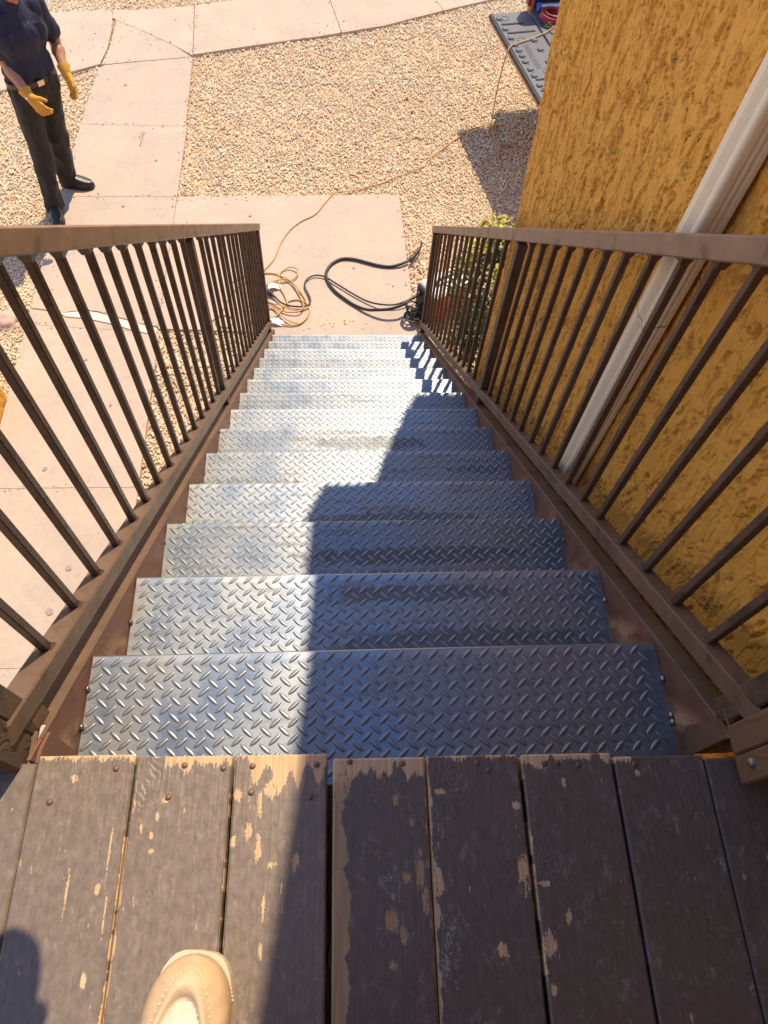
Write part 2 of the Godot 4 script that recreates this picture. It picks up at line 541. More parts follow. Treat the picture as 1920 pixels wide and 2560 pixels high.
# brown railing paint, faded and chipped, with rust and drips here and there
func rail_paint(base: Vector3, seed_: int) -> ImageTexture:
	var N := 512
	var A := seamless(noise(seed_, 0.008, 4), N); var B := seamless(noise(seed_ + 1, 0.03, 4), N); var C := seamless(noise(seed_ + 2, 0.07, 3), N)
	var d := PackedByteArray(); d.resize(N * N * 3)
	var r := RandomNumberGenerator.new(); r.seed = seed_
	for i in N * N:
		var k := 1.0 + (A[i] / 255.0 - 0.5) * 0.5 + (B[i] / 255.0 - 0.5) * 0.2 + (r.randf() - 0.5) * 0.06
		var c := base * k
		var chip := clampf((B[i] / 255.0 - 0.72) * 6.0, 0.0, 1.0) * clampf((C[i] / 255.0 - 0.58) * 6.0, 0.0, 1.0)
		c = c.lerp(Vector3(0.24, 0.1, 0.045), chip * 0.55)
		var dust := clampf((C[i] / 255.0 - 0.8) * 6.0, 0.0, 0.3)
		c = c.lerp(Vector3(0.34, 0.29, 0.24), dust)
		var dk := clampf((0.3 - A[i] / 255.0) * 2.0, 0.0, 0.22)
		c *= 1.0 - dk
		d[i * 3] = s8(c.x); d[i * 3 + 1] = s8(c.y); d[i * 3 + 2] = s8(c.z)
	return tex(d, N, N)

# wood grain along v
func grain(seed_: int, base: Vector3, amt: float) -> ImageTexture:
	var n := noise(seed_, 1.0, 4); var w := noise(seed_ + 5, 1.0, 2)
	var d := PackedByteArray(); d.resize(512 * 512 * 3)
	for y in 512:
		for x in 512:
			var u := x / 512.0; var t := y / 512.0
			var e := minf(1.0, minf(u, 1.0 - u) * 16.0) * minf(1.0, minf(t, 1.0 - t) * 16.0)
			var g := n.get_noise_2d(u * 26.0 + w.get_noise_2d(u * 2.0, t * 3.0) * 2.0, t * 1.6)
			var k := 1.0 + g * amt * e
			var i := (y * 512 + x) * 3
			d[i] = s8(base.x * k); d[i + 1] = s8(base.y * k); d[i + 2] = s8(base.z * k)
	return tex(d, 512, 512)

# chequer plate as it came from the mill: streaks along the step, heat tints, grime and dull brown smears
func steel() -> void:
	var W := 768; var H := 2048                  # 1.1 m across, 14 steps one after another
	var a := noise(101, 1.0, 4); var b := noise(102, 1.0, 3); var c := noise(103, 1.0, 4)
	var d := PackedByteArray(); d.resize(W * H * 3)
	var ro := PackedByteArray(); ro.resize(W * H)
	var smear := [[4, 0.86, 0.42, 0.1, 0.10], [4, 0.87, 0.7, 0.11, 0.06], [5, 0.55, 0.72, 0.22, 0.13], [4, 0.25, 0.1, 0.12, 0.08], [4, 0.15, 0.5, 0.2, 0.1], [2, 0.62, 0.6, 0.3, 0.1], [1, 0.7, 0.35, 0.3, 0.14], [1, 0.6, 0.8, 0.2, 0.08], [5, 0.2, 0.3, 0.15, 0.1], [3, 0.6, 0.5, 0.25, 0.1], [9, 0.5, 0.5, 0.2, 0.15], [6, 0.3, 0.4, 0.25, 0.2]]
	for y in H:
		var v := float(y) / H * 14.0
		var k := int(v); var f := v - k            # f: 0 at the back of the step, 1 at its nosing
		var own := 1.0 + 0.16 * sin(k * 2.4)
		for x in W:
			var u := float(x) / W
			var st := a.get_noise_2d(u * 3.2 + k * 17.0, f * 9.0 + k * 3.0)
			var bl := b.get_noise_2d(u * 7.0 + 40.0, v * 1.7)
			var dark := clampf(st * 1.5 - (0.42 if k == 0 else 0.25), 0.0, 0.6)
			for s in smear:
				if s[0] == k:
					var q: float = pow((u - s[1]) / s[3], 2) + pow((f - s[2]) / s[4], 2) + c.get_noise_2d(u * 30.0, v * 5.0) * 0.8
					if q < 1.0: dark = maxf(dark, minf(0.75, (1.0 - q) * 2.5))
			var edge := maxf(maxf(0.0, 1.0 - u * 22.0), maxf(0.0, 1.0 - (1.0 - u) * 22.0)) * (0.55 + 0.6 * bl)
			if k == 0: edge = maxf(edge, clampf((0.16 - u) * 8.0, 0.0, 0.5) * (0.6 + bl))
			edge = clampf(edge, 0.0, 0.8)
			var r := 0.24 * own * (1.0 - dark * 0.6); var g := 0.266 * own * (1.0 - dark * 0.62); var bb := 0.288 * own * (1.0 - dark * 0.66)
			var tint := clampf(bl * 1.4, -0.5, 0.5)     # straw to blue, as heat leaves it
			r *= 1.0 + tint * 0.1; bb *= 1.0 - tint * 0.1
			r = lerpf(r, 0.2, edge); g = lerpf(g, 0.15, edge); bb = lerpf(bb, 0.11, edge)
			var gr := 1.0 + c.get_noise_2d(u * 90.0, v * 60.0) * 0.14
			# grit lying at the back of the step and scuffs along its nosing
			var grit := clampf(c.get_noise_2d(u * 60.0 + 7.0, v * 22.0) * 2.2 - 0.5 + (0.5 - f) * 0.5, 0.0, 0.55)
			r = lerpf(r, 0.2, grit); g = lerpf(g, 0.165, grit); bb = lerpf(bb, 0.13, grit)
			if f > 0.94: gr *= 1.25
			var i := y * W + x
			d[i * 3] = s8(r * gr); d[i * 3 + 1] = s8(g * gr); d[i * 3 + 2] = s8(bb * gr)
			ro[i] = clampi(int(255.0 * (0.36 + dark * 0.18 + edge * 0.3 + bl * 0.14)), 0, 255)
	var m := mat(Color.WHITE, 1.0, 0.72)
	m.albedo_texture = tex(d, W, H); m.roughness_texture = tex(ro, W, H, false)
	M.steel = m

# the red-brown webs, scorched pale where the steps were welded
func rust() -> void:
	var W := 1024; var H := 96
	for side in 2:
		var a := noise(111 + side, 1.0, 4)
		var d := PackedByteArray(); d.resize(W * H * 3)
		for y in H:
			for x in W:
				var z := -float(x) / W * 3.66; var dep := float(y) / H * 0.3     # metres
				var n := a.get_noise_2d(z * 16.0, dep * 10.0)
				var n2 := a.get_noise_2d(z * 60.0 + 9.0, dep * 60.0)
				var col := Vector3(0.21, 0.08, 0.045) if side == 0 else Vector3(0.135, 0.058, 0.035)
				col *= 1.0 + n * 0.5
				col = col.lerp(Vector3(0.13, 0.07, 0.045), clampf(n * 1.5 + 0.1, 0.0, 0.7))
				var kk := fposmod(-z - 0.01, RUN) / RUN
				var step := int((-z - 0.01) / RUN)
				var near := clampf(1.0 - absf(dep - 0.01 - kk * 0.2 - 0.05) / 0.07, 0.0, 1.0)
				var str := 0.9 if step == 0 else (0.6 if step == 1 else 0.22)
				var heat := near * clampf(0.7 + n * 1.3 + n2 * 0.4, 0.0, 1.0) * str
				if side == 0 and step > 1: heat *= 0.6
				col = col.lerp(Vector3(0.52, 0.33, 0.17) if n > -0.15 else Vector3(0.36, 0.32, 0.28), heat)
				col *= 1.0 + n2 * 0.15
				var i := (y * W + x) * 3
				d[i] = s8(col.x); d[i + 1] = s8(col.y); d[i + 2] = s8(col.z)
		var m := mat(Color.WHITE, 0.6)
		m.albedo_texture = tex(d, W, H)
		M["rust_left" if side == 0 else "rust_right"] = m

# dark brown deck paint, worn through to pale wood
const JOINT0 := -0.4937
const PITCH := 0.1435
func deck_paint() -> void:
	var W := 1240; var H := 900                  # x from -0.62, z from -0.03; 1 mm and 1.8 mm a pixel (1 mm where the picture looks)
	var g := noise(121, 1.0, 4); var b := noise(122, 1.0, 3); var c := noise(123, 1.0, 4)
	var d := PackedByteArray(); d.resize(W * H * 3)
	var hh := PackedByteArray(); hh.resize(W * H)
	var ro := PackedByteArray(); ro.resize(W * H)
	# flakes: x, z, half width, half length
	var fl := [[-0.179, 0.096, 5, 13], [-0.164, 0.119, 5, 20], [-0.112, 0.14, 5, 15], [-0.144, 0.141, 6, 5], [-0.153, 0.195, 3, 16], [-0.154, 0.244, 3, 10], [-0.2, 0.11, 5, 9], [-0.197, 0.047, 8, 9], [-0.15, 0.043, 12, 14], [-0.14, 0.03, 8, 20],
		[0.02, 0.214, 10, 18], [0.038, 0.231, 6, 12], [0.044, 0.162, 6, 8], [0.054, 0.092, 4, 6], [0.032, 0.06, 5, 8], [0.022, 0.265, 6, 7], [0.024, 0.186, 4, 5], [0.21, 0.071, 6, 6], [0.212, 0.16, 8, 28], [0.239, 0.175, 9, 4], [0.235, 0.247, 11, 19], [0.224, 0.27, 5, 22], [0.285, 0.04, 4, 7], [0.266, 0.216, 5, 9], [0.234, 0.3, 4, 7], [0.172, 0.253, 8, 9],
		[0.088, 0.168, 8, 26], [0.084, 0.205, 6, 22], [0.064, 0.155, 8, 25], [0.07, 0.19, 6, 18], [-0.31, 0.075, 3, 7], [-0.315, 0.1, 3, 6], [-0.312, 0.12, 4, 4], [-0.37, 0.115, 1.3, 50], [-0.365, 0.2, 1.2, 30], [-0.38, 0.27, 4, 9], [-0.379, 0.165, 4, 8], [-0.435, 0.02, 6, 6], [-0.3, 0.052, 7, 5], [-0.33, 0.09, 3, 6], [-0.42, 0.17, 1.4, 30], [-0.165, 0.06, 4, 20], [0.4, 0.03, 5, 6], [0.1, 0.05, 10, 4]]
	var front := [0.004, 0.006, 0.016, 0.03, 0.034, 0.012, 0.018, 0.006, 0.0]
	for y in H:
		var z := -0.03 + (y * 0.0009 if y < 500 else 0.45 + (y - 500) * 0.0035)
		for x in W:
			var px := -0.62 + x * 0.00103
			var pi := clampi(int((px - JOINT0) / PITCH + 1.0), 0, 8)
			var lu := (px - JOINT0) / PITCH - (pi - 1)
			var n1 := c.get_noise_2d(px * 70.0, z * 30.0)          # ragged edge of the paint
			var n2 := c.get_noise_2d(px * 260.0, z * 40.0)
			var fr: float = front[pi] * (1.0 + 1.3 * b.get_noise_2d(px * 28.0, pi * 9.0)) + n2 * 0.009
			if pi == 2 and lu < 0.3: fr *= 0.2
			if pi == 7 and lu < 0.2: fr = 0.024 + n2 * 0.008
			var bare := z + 0.011 < fr
			if pi == 4 and px < -0.06 + 0.021 + 0.012 * b.get_noise_2d(3.0, z * 20.0) + n1 * 0.006 + z * 0.0: bare = bare or n2 < 0.42 or z > 0.09
			var jd := minf(absf(px - 0.0803), 1.0)
			if jd < 0.0035 + 0.006 * maxf(0.0, b.get_noise_2d(1.0, z * 26.0)) + n1 * 0.003: bare = true
			if absf(px - 0.2238) < 0.003 + n1 * 0.004 and b.get_noise_2d(7.0, z * 18.0) > 0.1: bare = true
			if absf(px + 0.3502) < 0.003 + n1 * 0.003 and z > 0.1: bare = true
			if absf(px + 0.2067) < 0.002 + n1 * 0.004: bare = true
			if z < 0.5 and not bare:
				for s in fl:
					var qx: float = (px - s[0]) * 1000.0 / s[2]
					if qx > 1.6 or qx < -1.6: continue
					var qz: float = (z - s[1]) * 1000.0 / s[3]
					if qx * qx + qz * qz + n1 * 0.9 + n2 * 0.9 + c.get_noise_2d(px * 330.0, z * 200.0) * 0.7 < 0.72:
						bare = true
						break
				if not bare and n2 * 0.6 + b.get_noise_2d(px * 40.0, z * 9.0) > 0.82: bare = true
			var gr := g.get_noise_2d(px * 150.0 + pi * 31.0, z * 5.0)
			var gr2 := g.get_noise_2d(px * 420.0, z * 14.0)
			var blot := b.get_noise_2d(px * 60.0, z * 40.0)
			var col: Vector3
			var hgt: float
			var ro_: float
			if bare:
				col = Vector3(0.56, 0.37, 0.2) * (1.0 + gr * 0.3 + gr2 * 0.15)
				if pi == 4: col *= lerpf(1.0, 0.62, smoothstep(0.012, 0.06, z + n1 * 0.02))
				hgt = 0.42 + gr * 0.12 + gr2 * 0.05
				ro_ = 0.85
			else:
				col = Vector3(0.182, 0.134, 0.096) * (1.0 + gr * 0.05 + blot * 0.2 + gr2 * 0.05 + c.get_noise_2d(px * 210.0 + 9.0, z * 120.0) * 0.16)
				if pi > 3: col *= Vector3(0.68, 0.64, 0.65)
				var scuff := clampf(c.get_noise_2d(px * 90.0 + 80.0, z * 50.0) * 0.9 + g.get_noise_2d(px * 24.0, z * 14.0) * 0.9 + c.get_noise_2d(px * 300.0, z * 190.0) * 0.5 - 0.4, 0.0, 0.4)
				col = col.lerp(Vector3(0.3, 0.245, 0.2), scuff)
				# pale smudges of plaster
				for q in [[0.103, 0.228, 0.02], [0.096, 0.271, 0.017], [0.499, 0.155, 0.008], [0.501, 0.307, 0.007], [0.02, 0.165, 0.014]]:
					var dd: float = Vector2(px - q[0], (z - q[1]) * 0.8).length() / q[2]
					if dd < 1.3: col = col.lerp(Vector3(0.42, 0.41, 0.42), clampf((1.0 - dd) * 0.4 + c.get_noise_2d(px * 230.0, z * 190.0) * 1.2 + blot * 0.8 - 0.3, 0.0, 0.6))
				var knot := 0.0
				for q in [[-0.33, 0.03, 0.05], [0.12, 0.03, 0.05], [0.25, 0.15, 0.03]]:
					var dd: float = Vector2(px - q[0], (z - q[1]) * 0.7).length()
					if dd < q[2]: knot = sin(dd * 900.0 + n1 * 5.0) * (1.0 - dd / q[2])
				hgt = 0.62 + gr * 0.1 + gr2 * 0.05 + blot * 0.1 + knot * 0.14
				ro_ = 0.42 + blot * 0.1 + scuff * 0.3
			var i := y * W + x
			d[i * 3] = s8(col.x); d[i * 3 + 1] = s8(col.y); d[i * 3 + 2] = s8(col.z)
			hh[i] = clampi(int(hgt * 255.0), 0, 255)
			ro[i] = clampi(int(ro_ * 255.0), 0, 255)
	var m := mat(Color.WHITE, 1.0)
	m.albedo_texture = tex(d, W, H); m.roughness_texture = tex(ro, W, H, false)
	bump(m, tex(hh, W, H, false), 0.22)
	M.deck = m

# ------------------------------------------------------------------ the scene
func _ready() -> void:
	var cam := Camera3D.new()
	cam.name = "camera"
	cam.transform = Transform3D(Basis(Vector3(0.997939, 0.049014, 0.041418), Vector3(0.012602, 0.483184, -0.875428), Vector3(-0.062921, 0.874146, 0.481570)), Vector3(-0.04587, 1.12724, 0.19907))
	cam.fov = 70.83; cam.near = 0.03; cam.far = 200.0
	add_child(cam)
	cam.current = true
	var e := Environment.new()
	e.background_mode = Environment.BG_SKY
	var sky := ProceduralSkyMaterial.new()
	sky.sky_top_color = Color(0.37, 0.53, 0.78); sky.sky_horizon_color = Color(0.96, 0.9, 0.82); sky.sky_curve = 0.34
	sky.ground_bottom_color = Color(0.55, 0.47, 0.38); sky.ground_horizon_color = Color(0.62, 0.6, 0.56)
	sky.sky_energy_multiplier = 1.12; sky.sun_angle_max = 12.0
	e.sky = Sky.new(); e.sky.sky_material = sky
	e.background_energy_multiplier = 1.0
	e.tonemap_mode = Environment.TONE_MAPPER_LINEAR
	e.tonemap_exposure = 1.36
	e.sdfgi_enabled = true; e.ssao_enabled = true; e.ssil_enabled = true
	var we := WorldEnvironment.new()
	we.name = "world"; we.environment = e
	add_child(we)
	var sun := DirectionalLight3D.new()
	sun.name = "sun"
	sun.light_energy = 1.4; sun.light_color = Color(1.0, 0.93, 0.82); sun.light_angular_distance = 0.53; sun.shadow_enabled = true
	var el := deg_to_rad(60.0); var az := deg_to_rad(26.0)
	var L := Vector3(-cos(el) * sin(az), -sin(el), cos(el) * cos(az))
	sun.transform = Transform3D(Basis.looking_at(L, Vector3.UP), Vector3(0, 8, -6))
	add_child(sun)
	rng.seed = 4711
	materials()
	ground()
	building()
	staircase()
	deck()
	downspout()
	truck()
	person_below()
	photographer()
	cords()
	welder()
	shrub()
	small_things()

# ------------------------------------------------------------------ ground, paving, gravel
var slabs: Array[PackedVector2Array] = []

func ground() -> void:
	var b := Buf.new()
	var N := 61
	var P := PackedVector3Array()
	var nn := noise(201, 0.5, 3)
	for r in N:
		for c in N:
			var fx := (c - 30) / 30.0; var fz := (r - 30) / 30.0
			var x := signf(fx) * pow(absf(fx), 2.4) * 60.0; var z := -4.5 + signf(fz) * pow(absf(fz), 2.4) * 60.0
			P.append(Vector3(x, G - 0.035 + nn.get_noise_2d(x * 2.0, z * 2.0) * 0.012, z))
	# rows along +z, columns along +x would face down: turn the columns round
	var Q := PackedVector3Array()
	for r in N:
		for c in N: Q.append(P[(N - 1 - r) * N + c])
	b.grid(Q, N, N)
	structure("ground", b.mesh(), M.dirt)

	var walk := Node3D.new()
	walk.name = "concrete_walkway"; walk.position = Vector3(-1.4, G, -5.2)
	walk.set_meta("kind", "structure")
	add_child(walk)
	var crack := [[-2.295, -3.844], [-2.214, -3.829], [-2.096, -3.798], [-2.042, -3.814], [-1.92, -3.831], [-1.827, -3.816], [-1.755, -3.785], [-1.613, -3.739], [-1.54, -3.701], [-1.471, -3.694], [-1.385, -3.668]]
	var up := []; var dn := []
	for q in crack:
		up.append([q[0], q[1] - 0.006]); dn.append([q[0], q[1] + 0.006])
	dn.reverse()
	var list := [
		[[-1.371, -5.129], [0.511, -5.2], [0.53, -4.6], [0.546, -4.097], [0.59, -3.4], [-0.54, -3.4], [-0.54, -3.618], [-1.071, -3.642], [-1.371, -3.652]],
		[[-2.331, -5.108], [-1.3745, -5.128], [-1.3745, -3.668]] + _rev(up) + [[-2.33, -3.85]],
		[[-2.33, -3.69], [-1.576, -3.628], [-1.372, -3.61]] + dn + [[-2.33, -3.838]],
		[[-2.33, -3.687], [-1.576, -3.625], [-1.36, -3.6], [-1.35, -2.277], [-2.33, -2.277]],
		[[-2.33, -2.2735], [-1.35, -2.2735], [-1.35, -1.0835], [-2.33, -1.0835]],
		[[-2.33, -1.0805], [-1.35, -1.0805], [-1.35, 0.12], [-2.33, 0.12]],
		[[-2.318, -6.0905], [-1.378, -6.0905], [-1.374, -5.1325], [-2.33, -5.112]],
		[[-2.29, -6.96], [-2.24, -7.02], [-1.42, -7.19], [-1.388, -6.094], [-2.318, -6.094]],
		[[-3.9, -6.2], [-3.2, -6.52], [-2.588, -6.868], [-2.285, -7.035], [-2.255, -7.298], [-2.258, -7.668], [-2.3, -7.995], [-2.926, -7.922], [-4.0, -7.75]],
		[[-2.272, -7.026], [-1.432, -7.197], [-1.6, -7.366], [-1.893, -7.583], [-2.24, -7.818], [-2.236, -7.668], [-2.232, -7.298]],
		[[-2.285, -7.852], [-2.245, -7.827], [-1.893, -7.59], [-1.6, -7.374], [-1.424, -7.222], [-1.482, -8.13], [-2.036, -8.017], [-2.285, -7.995]],
		[[-1.418, -7.238], [-1.142, -7.327], [-0.782, -7.444], [-0.18, -7.625], [0.045, -7.702], [-0.117, -8.56], [-1.477, -8.135]],
		[[0.05, -7.705], [0.493, -7.859], [1.14, -8.187], [0.9, -8.95], [-0.11, -8.565]],
		[[1.1455, -8.19], [1.602, -8.406], [3.4, -9.15], [3.1, -9.95], [0.905, -8.953]],
	]
	var k := 0
	for q in list:
		var pl := flat(q)
		slabs.append(pl)
		var sb := Buf.new()
		var tn: float = 1.0 - 0.05 * ((k * 7) % 5) / 4.0
		sb.tint = Color(tn, tn * 0.995, tn * 0.985)
		sb.prism(pl, G - 0.1, G + 0.0025 * ((k * 3) % 3))
		part(walk, "slab", sb.mesh(), M.concrete)
		k += 1
	var mb := Buf.new()
	mb.prism(flat([[-2.1, -3.792], [-1.919, -3.82], [-1.754, -3.776], [-1.576, -3.71], [-1.376, -3.645], [-1.378, -3.58], [-1.554, -3.632], [-1.743, -3.7], [-1.907, -3.745], [-2.06, -3.762]]), G - 0.01, G + 0.009)
	part(walk, "mortar_patch", mb.mesh(), M.mortar, "pale mortar smeared along the crack")

	var r9 := RandomNumberGenerator.new(); r9.seed = 90
	for q in [[-1.97, -2.42, 0.016], [-2.16, -2.05, 0.012], [-1.62, -2.94, 0.012], [-1.85, -3.35, 0.01], [-1.7, -1.7, 0.02], [-1.76, -1.42, 0.022], [-2.1, -1.2, 0.024], [-0.75, -4.9, 0.012], [-1.8, -5.0, 0.012], [-1.6, -5.6, 0.012], [0.1, -4.3, 0.01], [-2.0, -6.7, 0.013]]:
		var gp := []
		for i in 10: gp.append([q[0] + cos(TAU * i / 10.0) * q[2] * r9.randf_range(0.7, 1.15), q[1] + sin(TAU * i / 10.0) * q[2] * r9.randf_range(0.8, 1.25)])
		var gb := Buf.new()
		gb.prism(flat(gp), G, G + 0.0062)
		part(walk, "gum_spot", gb.mesh(), M.gum)
	var tm := Buf.new()
	tm.prism(flat([[-1.775, -5.98], [-1.755, -6.0], [-1.738, -5.985], [-1.745, -5.95], [-1.752, -5.8], [-1.762, -5.79], [-1.764, -5.93]]), G, G + 0.0066)
	part(walk, "tar_mark", tm.mesh(), M.gum)
	# gravel: every pebble a lump of its own, scattered as one mass
	var pb := Buf.new()
	var ico := SphereMesh.new()
	ico.radial_segments = 6; ico.rings = 3; ico.radius = 1.0; ico.height = 2.0
	var arr := ico.get_mesh_arrays()
	var r2 := RandomNumberGenerator.new(); r2.seed = 77
	var vv: PackedVector3Array = arr[Mesh.ARRAY_VERTEX]
	var jit := {}
	for i in vv.size():
		var key := Vector3i((vv[i] * 50.0).round())
		if not jit.has(key): jit[key] = 1.0 + r2.randf_range(-0.28, 0.2)
		vv[i] *= jit[key]
	var ii: PackedInt32Array = arr[Mesh.ARRAY_INDEX]
	for t in range(0, ii.size(), 3): pb.tri(vv[ii[t]], vv[ii[t + 2]], vv[ii[t + 1]])
	var pm := pb.mesh()
	var pals := [[0.76, 0.62, 0.45], [0.72, 0.57, 0.41], [0.7, 0.52, 0.36], [0.8, 0.7, 0.55], [0.73, 0.57, 0.45], [0.64, 0.5, 0.37], [0.58, 0.5, 0.42], [0.55, 0.33, 0.2], [0.84, 0.78, 0.68]]
	var wts := [0.24, 0.42, 0.56, 0.7, 0.82, 0.89, 0.93, 0.97, 1.0]
	var where: Array[Transform3D] = []
	var cols := PackedColorArray()
	var patch := noise(211, 0.55, 3)
	# right of the walk, left of it, and the strip beside the stairs
	for reg in [[-1.45, 2.7, -8.7, -3.3, 6200.0], [-3.75, -2.24, -8.9, -2.2, 6200.0], [-1.38, -0.5, -3.66, 0.0, 5200.0], [0.5, 1.3, -3.6, -2.2, 2500.0], [-3.6, 0.4, -8.9, -7.9, 3000.0]]:
		var cnt := int((reg[1] - reg[0]) * (reg[3] - reg[2]) * reg[4])
		for i in cnt:
			var x := r2.randf_range(reg[0], reg[1]); var z := r2.randf_range(reg[2], reg[3])
			var stray := r2.randf()
			if x > WX - 0.01 and z > -2.3: continue
			if x > 0.9 and (x + 0.05) > 0.32 * (0.6 - z): continue
			var v2 := Vector2(x, z)
			var on := false
			for pl in slabs:
				if Geometry2D.is_point_in_polygon(v2, pl):
					on = true
					break
			if on: continue
			var pn := patch.get_noise_2d(x * 1.6, z * 1.6)
			if pn < -0.2 and stray > 0.5: continue       # where the soil shows
			var rad := 0.0052 + 0.0068 * pow(r2.randf(), 1.7)
			if r2.randf() < 0.004: rad *= 2.2
			var bs := Basis.from_euler(Vector3(r2.randf() * 6.28, r2.randf() * 6.28, r2.randf() * 6.28)) * Basis.from_scale(Vector3(1.0, 0.75, 0.85) * rad)
			bs = Basis.from_scale(Vector3(1.0, 0.85, 1.0)) * bs
			where.append(Transform3D(bs, Vector3(x, G - 0.031 + rad * 0.35 + r2.randf() * 0.009, z)))
			var pk := r2.randf(); var ci := 0
			while wts[ci] < pk: ci += 1
			var cl: Array = pals[ci]
			var br := r2.randf_range(0.8, 1.12)
			cols.append(Color(cl[0] * br, cl[1] * br, cl[2] * br * 0.9))
	# strays on the paving
	for sp in [[-2.6, -7.15, 0.35, 0.12, 30], [-2.35, -7.5, 0.6, 0.5, 60], [-1.9, -7.5, 0.25, 0.2, 26], [0.0, -7.75, 0.7, 0.18, 80], [-0.7, -7.6, 0.9, 0.3, 40], [-1.0, -5.1, 0.5, 0.06, 40], [-1.4, -4.9, 0.9, 0.4, 14], [0.5, -4.3, 0.12, 0.5, 40], [-1.9, -6.2, 0.5, 0.9, 10], [0.0, -3.68, 0.5, 0.07, 60], [-2.25, -4.0, 0.1, 0.9, 30]]:
		for i in int(sp[4] * 0.4):
			var x: float = sp[0] + r2.randfn() * sp[2] * 0.5; var z: float = sp[1] + r2.randfn() * sp[3] * 0.5
			var rad := r2.randf_range(0.0025, 0.007)
			where.append(Transform3D(Basis.from_euler(Vector3(r2.randf() * 6.28, r2.randf() * 6.28, 0)) * Basis.from_scale(Vector3(1, 0.7, 0.85) * rad), Vector3(x, G + rad * 0.6, z)))
			var dk := r2.randf_range(0.35, 1.1)
			cols.append(Color(0.42 * dk, 0.3 * dk, 0.21 * dk))
	for pl in slabs:
		for k2 in pl.size():
			var ea: Vector2 = pl[k2]; var eb: Vector2 = pl[(k2 + 1) % pl.size()]
			for i in int(ea.distance_to(eb) * 16.0):
				var q := ea.lerp(eb, r2.randf()) + Vector2(r2.randfn(), r2.randfn()) * 0.022
				if q.x > -1.36 and q.x < -0.55 and q.y > -3.3: continue
				var rad := r2.randf_range(0.0025, 0.008)
				where.append(Transform3D(Basis.from_euler(Vector3(r2.randf() * 6.28, r2.randf() * 6.28, 0)) * Basis.from_scale(Vector3(1, 0.7, 0.85) * rad), Vector3(q.x, G + rad * 0.5, q.y)))
				var dk := r2.randf_range(0.55, 1.1)
				cols.append(Color(0.66 * dk, 0.5 * dk, 0.35 * dk))
	var mm := MultiMesh.new()
	mm.transform_format = MultiMesh.TRANSFORM_3D
	mm.use_colors = true
	mm.mesh = pm
	mm.instance_count = where.size()
	for i in where.size():
		mm.set_instance_transform(i, where[i])
		mm.set_instance_color(i, cols[i])
	var gr := MultiMeshInstance3D.new()
	gr.name = "gravel"; gr.multimesh = mm; gr.material_override = M.pebble
	tag(gr, "tan and pinkish landscaping gravel covering the yard around the concrete", "gravel")
	gr.set_meta("kind", "stuff")
	add_child(gr)

func _rev(a: Array) -> Array:
	var o := a.duplicate(); o.reverse()
	return o

# ------------------------------------------------------------------ the ochre building
func corner_z(y: float) -> float:
	var tb := [[-3.0, -2.31], [-1.87, -2.31], [-1.72, -2.325], [-1.3, -2.275], [-0.87, -2.236], [-0.5, -2.29], [-0.09, -2.37], [0.6, -2.39], [3.0, -2.38]]
	for k in tb.size() - 1:
		if y < tb[k + 1][0]: return lerpf(tb[k][1], tb[k + 1][1], smoothstep(0.0, 1.0, inverse_lerp(tb[k][0], tb[k + 1][0], y)))
	return -2.38

